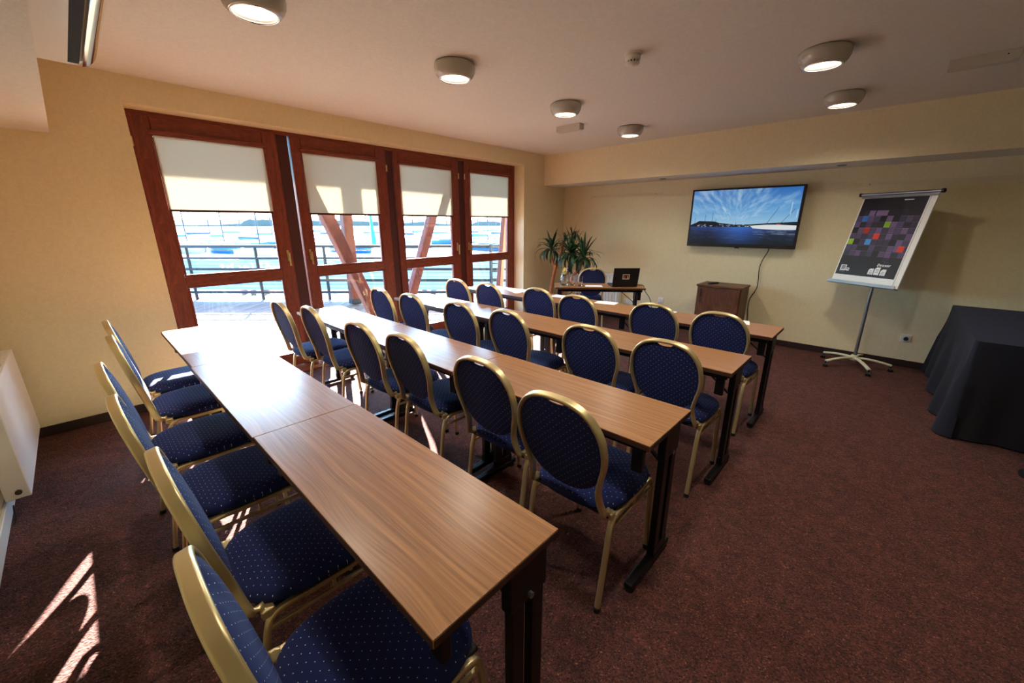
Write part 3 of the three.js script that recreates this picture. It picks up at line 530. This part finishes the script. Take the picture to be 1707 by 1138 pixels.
tag(mesh('laptop_cable', tube([[...TT(0.5, -0.02)].reduce((a, v, i) => (i ? [...a, 0.748, v] : [v]), []), [2.02, 0.735, 1.0], [2.0, 0.66, 0.9], [1.95, 0.5, 0.6], [1.9, 0.3, 0.35], [1.97, 0.05, 0.1], [2.2, 0.01, 0.09]], 0.0045, 80, 8), M.blackPlastic), 'black cable running from the laptop table down to the wall', 'cable');

// ───────────────────────── cabinet and remote ─────────────────────────
{
  const o = thing('storage_cabinet', 'low dark walnut cabinet with one door under the television', 'cabinet', [2.775, 0, 0.265]);
  mesh('body', [box(0.02, 0.7, 0.36, -0.25, 0.37, 0, 0.002), box(0.02, 0.7, 0.36, 0.25, 0.37, 0, 0.002), box(0.48, 0.02, 0.36, 0, 0.04, 0, 0.002), box(0.48, 0.66, 0.012, 0, 0.38, -0.172, 0.002), box(0.48, 0.02, 0.34, 0, 0.4, 0, 0.002)].map((g) => uvM(g, 0.8, 1)), M.cabinet, o);
  mesh('top', uvM(box(0.54, 0.026, 0.39, 0, 0.733, 0.006, 0.004), 0.8), M.cabinet, o);
  const d = mesh('door', uvM(box(0.496, 0.68, 0.018, 0, 0.375, 0.191, 0.002), 0.8, 1), M.cabinet, o);
  mesh('handle', [rod([-0.2, 0.69, 0.2], [-0.2, 0.69, 0.222], 0.004), rod([-0.2, 0.6, 0.2], [-0.2, 0.6, 0.222], 0.004), rod([-0.2, 0.695, 0.222], [-0.2, 0.595, 0.222], 0.0045)], M.black, d);
  mesh('lock', cyl(0.011, 0.011, 0.006, 0, 0, 0, 16).rotateX(Math.PI / 2).translate(-0.2, 0.53, 0.203), M.chrome, d).userData.label = 'round metal lock';
  mesh('plinth', box(0.5, 0.03, 0.33, 0, 0.015, -0.01), M.black, o);
  const r = thing('remote_control', 'black remote control lying on the low cabinet', 'remote', [2.66, 0.746, 0.3], 1.2);
  mesh('case', box(0.16, 0.018, 0.045, 0, 0.01, 0, 0.006), M.blackPlastic, r); for (let k = 0; k < 5; k++) mesh('button', box(0.012, 0.004, 0.025, -0.06 + k * 0.028, 0.0205, 0, 0.001), std(0x3a3a3e, 0.6), r);
}

// ───────────────────────── flip chart ─────────────────────────
{
  const o = thing('flip_chart', 'flip chart stand with dark purple cube poster on a five-armed castor base', 'flip chart', [4.217, 0, 0.36], 0);
  const arm = M.whitePlastic; const cream = std(0xd8d3b4, 0.35);
  mesh('hub', lathe([[0.001, 0.13], [0.03, 0.13], [0.034, 0.12], [0.04, 0.085], [0.035, 0.07], [0.001, 0.07]], 24), cream, o);
  for (let k = 0; k < 5; k++) {
    const a = 1.1 + k * Math.PI * 2 / 5, c = Math.cos(a), s = Math.sin(a), R = 0.31;
    const am = mesh('base_arm', sweep([[0.02 * c, 0.1, 0.02 * s], [0.12 * c, 0.098, 0.12 * s], [0.22 * c, 0.085, 0.22 * s], [R * c, 0.066, R * s]], 0.034, 0.022, [0, 1, 0], 20), cream, o);
    mesh('castor', [cyl(0.024, 0.024, 0.016, 0, 0, 0, 20).rotateZ(Math.PI / 2).translate(R * c - 0.012, 0.025, R * s), cyl(0.024, 0.024, 0.016, 0, 0, 0, 20).rotateZ(Math.PI / 2).translate(R * c + 0.012, 0.025, R * s), cyl(0.007, 0.007, 0.03, R * c, 0.052, R * s, 10)], M.blackPlastic, am);
  }
  mesh('pole', cyl(0.014, 0.016, 0.9, 0, 0.55, 0), M.steel, o);
  // leaning board, turned towards the windows
  const B = new THREE.Group(); B.name = 'board'; B.position.set(-0.088, 0.889, 0.058); B.rotation.order = 'YXZ'; B.rotation.y = -0.528; B.rotation.x = -0.244; o.add(B);
  const W = 0.63, Hh = 0.92;
  mesh('panel', box(W, Hh, 0.018, 0, Hh / 2, -0.012, 0.004), M.white, B);
  mesh('pole_clamp', box(0.08, 0.1, 0.05, 0.06, 0.12, -0.045, 0.006), M.black, B);
  mesh('tray', [box(W + 0.01, 0.012, 0.06, 0, -0.004, 0.02, 0.004), box(W + 0.01, 0.028, 0.006, 0, 0.008, 0.05, 0.002)], M.steel, B);
  mesh('clamp_bar', [rod([-W / 2 - 0.02, Hh + 0.01, 0.01], [W / 2 + 0.02, Hh + 0.01, 0.01], 0.015), box(W + 0.02, 0.03, 0.012, 0, Hh - 0.012, 0.008, 0.003)], M.steel, B);
  for (const s of [-1, 1]) mesh('end_cap', cyl(0.019, 0.019, 0.02, 0, 0, 0, 16).rotateZ(Math.PI / 2).translate(s * (W / 2 + 0.03), Hh + 0.01, 0.01), M.blackPlastic, B);
  const tex = canvasTex(640, 860, (c, w, h) => {
    c.fillStyle = '#17161f'; c.fillRect(0, 0, w, h); let z = 4321; const R = () => (z = (z * 1664525 + 1013904223) >>> 0) / 4294967296;
    const cell = 64, X = (k) => k * cell, Y = (k) => 130 + k * cell; const pal = ['#3b3352', '#4d4163', '#5f4d74', '#2a2838', '#47405e', '#332f45', '#6b5680', '#262430'];
    for (let r = 0; r < 9; r++) for (let k = 0; k < 10; k++) { const fade = r === 0 || r === 8 ? 0.35 : 1; if (R() < 0.12 || (fade < 1 && R() < 0.5)) continue; c.globalAlpha = fade; c.fillStyle = pal[Math.floor(R() * pal.length)]; c.fillRect(X(k) + 1.5, Y(r) + 1.5, cell - 3, cell - 3); c.fillStyle = 'rgba(190,165,205,0.35)'; c.fillRect(X(k) + 1.5, Y(r) + 1.5, cell - 3, 4); }
    c.globalAlpha = 1;
    for (const [k, r, col] of [[1, 1, '#2f74c8'], [5, 2, '#7cb21c'], [2, 3, '#b3261c'], [4, 4, '#e03a1c'], [0, 5, '#9cc41c'], [3, 5, '#3f9ae8'], [8.6, 6, '#e23c22']]) { c.fillStyle = col; c.fillRect(X(k), Y(r), cell - 2, cell - 2); c.fillStyle = 'rgba(255,255,255,0.18)'; c.fillRect(X(k), Y(r), cell - 2, 8); }
    for (const [k, r] of [[3, 1], [3.9, 1], [1.8, 1]]) { c.fillStyle = '#7d6590'; c.fillRect(X(k), Y(r) - 60, cell - 2, cell - 6); }
    c.fillStyle = '#f2f2f2'; c.fillRect(420, 22, 90, 10);
    c.fillStyle = '#e8e8ea'; c.fillRect(36, 748, 66, 66); c.fillStyle = '#8c8a92'; c.fillRect(48, 756, 44, 46); c.fillStyle = '#e8e8ea'; c.fillRect(108, 780, 34, 34); c.fillStyle = '#77757d'; c.fillRect(114, 788, 22, 14); c.fillStyle = '#bdbdc4'; c.fillRect(36, 824, 60, 3);
    c.fillStyle = '#f4f4f4'; c.font = 'italic bold 40px sans-serif'; c.fillText('Dexxor', 418, 738);
    for (const [x, hh] of [[356, 66], [418, 84], [482, 66]]) { c.fillStyle = '#f0f0f0'; c.beginPath(); c.moveTo(x + 16, 832 - hh); c.lineTo(x + 54, 832 - hh); c.lineTo(x + 54, 832); c.lineTo(x, 832); c.lineTo(x, 832 - hh + 16); c.fill(); c.fillStyle = '#9a9aa0'; for (let k = 0; k < 3; k++) c.fillRect(x + 12, 838 - hh + 18 + k * 14, 30, 6); }
  });
  const pt = mesh('poster', new THREE.PlaneGeometry(W - 0.075, 0.8).translate(-0.02, Hh - 0.03 - 0.4, 0.0045), std(0xffffff, 0.38, 0, { map: tex }), B); pt.userData.label = 'dark purple poster of cubes with small white pictures';
  mesh('paper_pad', box(W - 0.06, 0.87, 0.006, -0.018, Hh - 0.465, 0.0005), M.paper, B);
}

// ───────────────────────── table with the black cloth ─────────────────────────
{
  const x0 = 4.845, x1 = 6.3, z0 = 0.05, z1 = 1.79, h = 0.722;
  const t = thing('buffet_table', 'buffet table standing under a black cloth by the flip chart', 'table', [(x0 + x1) / 2, 0, (z0 + z1) / 2]);
  mesh('tabletop', box(x1 - x0 - 0.02, 0.03, z1 - z0 - 0.02, 0, h - 0.022, 0, 0.004), M.cabinet, t);
  for (const sx of [-1, 1]) for (const sz of [-1, 1]) mesh('leg', box(0.05, h - 0.04, 0.05, sx * ((x1 - x0) / 2 - 0.08), (h - 0.04) / 2, sz * ((z1 - z0) / 2 - 0.08), 0.004), M.black, t);
  // cloth: top sheet plus skirt with folds, flaring a little towards the floor
  const ring = []; const per = []; const R = 0.025;
  const corner = (cx, cz, a0) => { for (let k = 0; k <= 6; k++) { const a = a0 + k / 6 * Math.PI / 2; per.push([cx + R * Math.cos(a), cz + R * Math.sin(a), Math.cos(a), Math.sin(a), 1]); } };
  const side = (ax, az, bx, bz, nx, nz) => { const n = 44; for (let k = 1; k < n; k++) per.push([ax + (bx - ax) * k / n, az + (bz - az) * k / n, nx, nz, 0]); };
  corner(x1 - R, z1 - R, 0); side(x1 - R, z1, x0 + R, z1, 0, 1); corner(x0 + R, z1 - R, Math.PI / 2); side(x0, z1 - R, x0, z0 + R, -1, 0); corner(x0 + R, z0 + R, Math.PI); side(x0 + R, z0, x1 - R, z0, 0, -1); corner(x1 - R, z0 + R, Math.PI * 1.5); side(x1, z0 + R, x1, z1 - R, 1, 0);
  const P = [], I = [], m = per.length, rows = 26; let s = 0; const cum = per.map((p, i) => { if (i) s += Math.hypot(p[0] - per[i - 1][0], p[1] - per[i - 1][1]); return s; });
  const cen = V((x0 + x1) / 2, 0, (z0 + z1) / 2);
  for (let j = 0; j <= rows; j++) for (let i = 0; i < m; i++) {
    const [x, z, nx, nz, c] = per[i], t2 = j / rows, y = h - 0.012 * 0 - t2 * (h - 0.012);
    const q = cum[i], wave = Math.sin(q * 10.5) * 0.5 + Math.sin(q * 23 + 1.3) * 0.3 + tnoise(nA, 64, q * 3.1, 4) - 0.5;
    const sharp = Math.pow(Math.abs(wave), 0.8) * Math.sign(wave);
    const backside = z < 0.07 || nz < -0.5 ? 0.12 : 1;
    const off = Math.min(1, t2 * 2.2) * t2 * (0.03 + 0.042 * sharp + (c ? 0.045 : 0)) * backside + 0.003;
    P.push(x + nx * off, y, z + nz * off);
  }
  for (let j = 0; j < rows; j++) for (let i = 0; i < m; i++) { const k = (i + 1) % m, a = j * m + i, b = j * m + k; I.push(a, b, a + m, b, b + m, a + m); }
  const cI = P.length / 3; P.push(cen.x, h + 0.0005, cen.z); for (let i = 0; i < m; i++) I.push(cI, (i + 1) % m, i);
  const g = new THREE.BufferGeometry(); g.setAttribute('position', new THREE.Float32BufferAttribute(P, 3)); g.setIndex(I);
  const gg = toCreasedNormals(g, 0.9); M.cloth.side = THREE.DoubleSide;
  tag(mesh('tablecloth', gg, M.cloth), 'black floor-length cloth draped in folds over the buffet table', 'tablecloth');
}

// ───────────────────────── yucca ─────────────────────────
{
  const px = 0.46, pz = 0.78, o = thing('yucca_plant', 'tall yucca with drooping strap leaves in the corner by windows', 'plant', [px, 0, pz]);
  mesh('pot', lathe([[0.001, 0], [0.13, 0], [0.15, 0.02], [0.17, 0.26], [0.178, 0.27], [0.178, 0.285], [0.16, 0.285], [0.158, 0.255], [0.001, 0.25]], 36), std(0x4a3a30, 0.6), o);
  mesh('soil', cyl(0.157, 0.157, 0.012, 0, 0.252, 0, 24), std(0x2a1d15, 1), o).userData.kind = 'stuff';
  const bark = std(0xffffff, 0.85, 0, { map: dataTex(128, 256, (x, y) => { const k = (y % 22 < 3 ? 0.72 : 1) * (0.8 + 0.35 * tnoise(nB, 256, x / 6, y / 3)); return [186 * k, 112 * k, 64 * k]; }) });
  const cane = (pts, r0) => mesh('cane', (() => { const g = tube(pts, r0, 40, 12); const uv = g.attributes.uv; for (let i = 0; i < uv.count; i++) uv.setXY(i, uv.getY(i), uv.getX(i) * 3); return g; })(), bark, o);
  cane([[-0.1, 0.24, 0.02], [-0.08, 0.5, 0.02], [-0.02, 0.8, 0.02], [0.06, 1.02, 0.01], [0.11, 1.25, 0]], 0.026);
  cane([[-0.02, 0.8, 0.02], [-0.08, 1.0, 0.03], [-0.1, 1.14, 0.03]], 0.018);
  cane([[0.06, 0.24, -0.03], [0.15, 0.6, 0], [0.27, 0.95, 0.02], [0.3, 1.1, 0.02]], 0.022);
  cane([[0.02, 0.24, 0.06], [0.25, 0.6, 0.05], [0.46, 0.9, 0.03], [0.5, 1.04, 0.02]], 0.02);
  const leafMat = [0x1d4420, 0x28542a, 0x18371c].map((c) => phys({ color: c, roughness: 0.5, transmission: 0.12, thickness: 0, side: THREE.DoubleSide }));
  function leafGeo(L, w, droop) { // strap leaf along +x, V-folded, bending down
    const P = [], I = [], n = 12; let x = 0, y = 0, a = 0; for (let i = 0; i <= n; i++) { const t = i / n, ww = w * Math.pow(Math.sin(Math.PI * Math.min(1, 0.12 + t * 0.88)), 0.8) * (t > 0.97 ? 0.15 : 1); P.push(x, y + ww * 0.3, ww, x, y, 0, x, y + ww * 0.3, -ww); a = -droop * t * t * 1.6; x += Math.cos(a) * L / n; y += Math.sin(a) * L / n; }
    for (let i = 0; i < n; i++) for (const k of [0, 1]) { const p = i * 3 + k; I.push(p, p + 1, p + 3, p + 1, p + 4, p + 3); }
    const g = new THREE.BufferGeometry(); g.setAttribute('position', new THREE.Float32BufferAttribute(P, 3)); g.setIndex(I); g.computeVertexNormals(); return g;
  }
  const lg = [[0.4, 0.023, 0.2], [0.44, 0.025, 1.0], [0.43, 0.024, 1.8], [0.36, 0.022, 1.4]].map((p) => leafGeo(...p));
  const crowns = [[-0.09, 1.12, 0.03, 34, 0.92], [0.29, 1.06, 0.02, 46, 1.08], [0.5, 1.02, 0.02, 34, 0.98], [0.13, 1.22, 0.0, 12, 0.5], [0.29, 1.32, 0.02, 20, 0.52]];
  crowns.forEach(([x, y, z, n, sc], ci) => {
    const C = new THREE.Group(); C.name = 'leaf_crown'; C.position.set(x, y, z); o.add(C);
    if (ci === 4) mesh('stem_tip', cyl(0.012, 0.018, 0.26, 0, -0.12, 0, 10), leafMat[0], C);
    for (let k = 0; k < n; k++) {
      const t = k / n, elev = 1.35 - t * 1.95 + rr(-0.12, 0.12), az = k * 2.39996 + ci, gI = elev > 0.9 ? 0 : elev > 0.35 ? 1 : 2;
      const L = mesh('leaf', lg[rnd() < 0.2 ? 3 : gI], leafMat[k % 3], C); L.rotation.order = 'YZX'; L.rotation.y = az; L.rotation.z = elev; let q = sc * rr(0.8, 1.05);
      const reach = -Math.sin(az) * 0; // keep leaves inside the room
      const dx = Math.cos(az) * Math.cos(elev) * 0.36 * q, dz = -Math.sin(az) * Math.cos(elev) * 0.36 * q; if (px + x + dx < 0.04) q *= Math.max(0.3, (px + x - 0.04) / -dx); if (pz + z + dz < 0.05) q *= 0.7;
      L.scale.setScalar(q);
    }
  });
}

// ───────────────────────── radiators, sockets, wall fittings ─────────────────────────
{ // ribbed radiator on the end wall
  const o = thing('ribbed_radiator', 'white ribbed radiator on the end wall behind the laptop table', 'radiator', [0.72, 0, 0.09]);
  const ribG = box(0.036, 0.5, 0.02, 0, 0, 0, 0.008);
  mesh('panel', box(0.98, 0.54, 0.03, 0, 0.445, 0.0, 0.006), M.radiator, o);
  for (let k = 0; k < 18; k++) { const r = mesh('rib', ribG, M.radiator, o); r.position.set(-0.455 + k * 0.0535, 0.445, 0.022); }
  mesh('top_grille', box(0.99, 0.018, 0.1, 0, 0.722, -0.008, 0.005), M.radiator, o);
  for (const s of [-1, 1]) mesh('end_plate', box(0.008, 0.53, 0.1, s * 0.494, 0.45, -0.008, 0.002), M.radiator, o);
  for (const s of [-1, 1]) mesh('wall_bracket', box(0.03, 0.3, 0.07, s * 0.35, 0.45, -0.05, 0.002), M.radiator, o);
}
{ // flat panel radiator on the near wall
  const o = thing('panel_radiator', 'flat white panel radiator low on the cream wall', 'radiator', [0.64, 0, 6.408]);
  mesh('front_panel', box(1.1, 0.58, 0.016, 0, 0.405, -0.042, 0.005), M.radiator, o);
  mesh('back_panel', box(1.08, 0.56, 0.016, 0, 0.405, 0.03, 0.004), M.radiator, o);
  mesh('end_cover', box(0.01, 0.575, 0.088, 0.546, 0.405, -0.004, 0.003), M.radiator, o); mesh('end_cover', box(0.01, 0.575, 0.088, -0.546, 0.405, -0.004, 0.003), M.radiator, o);
  for (let k = 0; k < 26; k++) mesh('grille_slat', box(0.03, 0.006, 0.07, -0.52 + k * 0.0416, 0.692, -0.005), M.radiator, o);
  mesh('drain_plug', cyl(0.013, 0.013, 0.012, 0, 0, 0, 16).rotateZ(Math.PI / 2).translate(0.556, 0.155, -0.012), std(0x5c4a38, 0.4, 0.6), o).userData.label = 'dark round drain plug';
  for (const x of [-0.35, 0.35]) mesh('wall_bracket', box(0.03, 0.4, 0.012, x, 0.4, 0.044), M.radiator, o);
  const ring = new THREE.TorusGeometry(0.022, 0.002, 8, 32);
}
tag(mesh('cable_loop', tube([[1.25, 0.012, 6.44], [1.27, 0.05, 6.425], [1.25, 0.1, 6.42], [1.215, 0.1, 6.425], [1.2, 0.05, 6.435], [1.22, 0.012, 6.44]], 0.0025, 40, 6), M.blackPlastic), 'thin dark cable loop below the flat panel radiator', 'cable');
function socket(x, y, n, label) {
  const o = thing('wall_socket', label, 'socket', [x, y, 0], 0); mesh('frame', box(0.08 * n + 0.004, 0.082, 0.012, 0, 0, 0.006, 0.003), M.white, o);
  for (let k = 0; k < n; k++) { const X = (k - (n - 1) / 2) * 0.078; const c = mesh('insert', lathe([[0.001, 0.003], [0.019, 0.003], [0.02, 0.012], [0.024, 0.013], [0.024, 0.0]], 24).rotateX(Math.PI / 2).translate(X, 0, 0.006), M.whitePlastic, o); for (const s of [-1, 1]) mesh('pin_hole', cyl(0.003, 0.003, 0.003, 0, 0, 0, 8).rotateX(Math.PI / 2).translate(X + s * 0.009, 0, 0.0105), M.blackPlastic, c); }
  return o;
}
socket(1.37, 0.3, 3, 'white three-gang wall socket low beside the ribbed radiator');
{ const o = socket(1.86, 0.385, 1, 'white single wall socket between the laptop table and the low cabinet'); }
{ const o = socket(4.585, 0.316, 1, 'white wall socket with dark plug between flip chart and black cloth'); mesh('plug', [cyl(0.019, 0.017, 0.035, 0, 0, 0, 16).rotateX(Math.PI / 2).translate(0, 0, 0.03)], M.blackPlastic, o); }
{ const p = thing('power_plug', 'dark plug in the three-gang wall socket', 'plug', [1.448, 0.3, 0.012]); mesh('plug_body', cyl(0.018, 0.016, 0.035, 0, 0, 0, 16).rotateX(Math.PI / 2).translate(0, 0, 0.019), M.blackPlastic, p); mesh('plug_neck', cyl(0.008, 0.005, 0.02, 0, -0.02, 0.03, 12), M.blackPlastic, p); }
const acrylic = phys({ color: 0xe6d8b2, roughness: 0.3, clearcoat: 0.5, clearcoatRoughness: 0.15 });
function hangRail(x0, x1, y, label) { const o = thing('picture_rail', label, 'rail', [(x0 + x1) / 2, y, 0], 0, 'clear rails on the end wall'); mesh('strip', box(x1 - x0, 0.034, 0.003, 0, 0, 0.0016, 0.001), acrylic, o); for (const s of [-0.42, 0.42]) mesh('screw', cyl(0.006, 0.006, 0.006, 0, 0, 0, 10).rotateX(Math.PI / 2).translate((x1 - x0) * s, 0, 0.005), M.steel, o); }
hangRail(0.5, 1.72, 1.92, 'thin clear plastic strip on the end wall beside the television');
hangRail(3.88, 5.2, 1.905, 'thin clear plastic strip on the end wall above the flip chart');

// ───────────────────────── ceiling fittings ─────────────────────────
{
  const o = thing('smoke_detector', 'small white smoke detector on the ceiling', 'smoke detector', [2.86, H, 3.27]);
  mesh('base_plate', cyl(0.056, 0.056, 0.012, 0, -0.006, 0, 32), M.whitePlastic, o);
  mesh('housing', lathe([[0.001, -0.012], [0.046, -0.012], [0.047, -0.038], [0.034, -0.04]], 32), M.whitePlastic, o);
  mesh('cap', lathe([[0.034, -0.052], [0.045, -0.054], [0.038, -0.066], [0.001, -0.07]], 32), M.whitePlastic, o);
  for (let k = 0; k < 12; k++) { const a = k / 12 * Math.PI * 2; mesh('vent_fin', box(0.003, 0.016, 0.012, 0, 0, 0).rotateY(-a).translate(Math.cos(a) * 0.038, -0.046, Math.sin(a) * 0.038), M.whitePlastic, o); }
  mesh('sensor_core', cyl(0.03, 0.03, 0.018, 0, -0.046, 0, 20), M.blackPlastic, o);
}
const boxGrey = std(0xc9c3b5, 0.5);
function ceilingBox(x, z, turn, label) { const o = thing('ceiling_sensor_box', label, 'sensor', [x, H, z], turn, 'long ceiling boxes'); mesh('housing', box(0.31, 0.056, 0.085, 0, -0.028, 0, 0.004), boxGrey, o); mesh('cover', box(0.29, 0.006, 0.07, 0, -0.058, 0, 0.002), boxGrey, o); mesh('status_light', cyl(0.004, 0.004, 0.004, 0, 0, 0, 10).rotateX(Math.PI / 2).translate(0.1, -0.024, 0.044), M.blackPlastic, o); }
ceilingBox(1.45, 1.95, 0.0, 'long white box on the ceiling in the line of window-side lamps');
ceilingBox(4.49, 1.71, 0.0, 'long white box on the ceiling away from the lamps');
function spot(x, z, label) { const o = thing('recessed_spotlight', label, 'spotlight', [x, HB, z], 0, 'recessed spotlights'); mesh('rim', new THREE.TorusGeometry(0.036, 0.007, 10, 32).rotateX(Math.PI / 2).translate(0, -0.003, 0), M.steel, o); mesh('reflector', lathe([[0.001, -0.001], [0.034, -0.002], [0.034, -0.004], [0.001, -0.004]], 24), M.chrome, o); }
spot(1.835, 0.3, 'unlit recessed spotlight under the beam beside the television');
spot(3.74, 0.3, 'unlit recessed spotlight under the beam towards the flip chart');
{ // air conditioner on the near beam
  const o = thing('air_conditioner', 'white split air conditioner with a chrome lip on the ceiling beam', 'air conditioner', [2.05, 2.16, 5.885]); o.scale.z = 0.86;
  const s = new THREE.Shape(); s.moveTo(0, 0); s.lineTo(-0.11, -0.002); s.quadraticCurveTo(-0.15, 0.002, -0.185, 0.05); s.quadraticCurveTo(-0.215, 0.1, -0.22, 0.16); s.lineTo(-0.215, 0.26); s.quadraticCurveTo(-0.21, 0.29, -0.18, 0.295); s.lineTo(0, 0.3); s.closePath();
  const g = new THREE.ExtrudeGeometry(s, { depth: 0.9, bevelEnabled: true, bevelSize: 0.008, bevelThickness: 0.008, bevelSegments: 3, curveSegments: 10 }); g.rotateY(-Math.PI / 2); // shape x -> z, depth -> -x
  mesh('body', toCreasedNormals(g.translate(0.45, 0, -0.009), 0.6), M.whitePlastic, o);
  mesh('air_outlet', box(0.84, 0.012, 0.04, 0, -0.0045, -0.126, 0.002), std(0x060606, 0.9), o);
  const lip = sweep([[-0.43, 0, 0], [0.43, 0, 0]], 0.02, 0.045, [0, 0, 1], 2);
  const pr = new THREE.Shape(); pr.moveTo(-0.147, -0.004); pr.quadraticCurveTo(-0.19, 0.006, -0.206, 0.062); pr.lineTo(-0.218, 0.06); pr.quadraticCurveTo(-0.2, -0.004, -0.147, -0.016); pr.closePath();
  const pg = new THREE.ExtrudeGeometry(pr, { depth: 0.86, bevelEnabled: false, curveSegments: 16 }); pg.rotateY(-Math.PI / 2);
  mesh('louver', toCreasedNormals(pg.translate(0.43, 0, -0.009), 0.5), M.chrome, o).userData.label = 'mirror-bright chrome louver';
  mesh('seam', box(0.003, 0.002, 0.09, -0.36, -0.003, -0.055), M.blackPlastic, o); mesh('service_panel', box(0.86, 0.003, 0.004, 0, -0.003, -0.085), M.blackPlastic, o);
}

// ───────────────────────── office chair at the side ─────────────────────────
{
  const o = thing('office_chair', 'black swivel office chair on castors beside the black cloth', 'office chair', [5.46, 0, 2.2], 0.12);
  for (let k = 0; k < 5; k++) { const a = Math.PI + k * Math.PI * 2 / 5, c = Math.cos(a), s = Math.sin(a), R = 0.29; const am = mesh('base_arm', sweep([[0.03 * c, 0.1, 0.03 * s], [0.16 * c, 0.092, 0.16 * s], [R * c, 0.075, R * s]], 0.045, 0.028, [0, 1, 0], 14), M.blackPlastic, o);
    mesh('castor', [cyl(0.029, 0.029, 0.02, 0, 0, 0, 20).rotateZ(Math.PI / 2).rotateY(0.6 + k).translate(R * c - 0.012, 0.03, R * s), cyl(0.029, 0.029, 0.02, 0, 0, 0, 20).rotateZ(Math.PI / 2).rotateY(0.6 + k).translate(R * c + 0.012, 0.03, R * s + 0.006), cyl(0.01, 0.01, 0.035, R * c, 0.062, R * s, 10)], M.blackPlastic, am); }
  mesh('gas_column', [cyl(0.032, 0.034, 0.16, 0, 0.17, 0), cyl(0.016, 0.016, 0.2, 0, 0.34, 0)], M.steel, o);
  mesh('seat', box(0.48, 0.09, 0.47, 0, 0.48, 0, 0.04), M.cloth, o); mesh('backrest', box(0.06, 0.55, 0.44, 0.26, 0.85, 0, 0.03), M.cloth, o); mesh('back_support', bar([0.2, 0.43, 0], [0.3, 0.7, 0], 0.05, 0.02), M.black, o);
}

renderer.render(scene, camera);
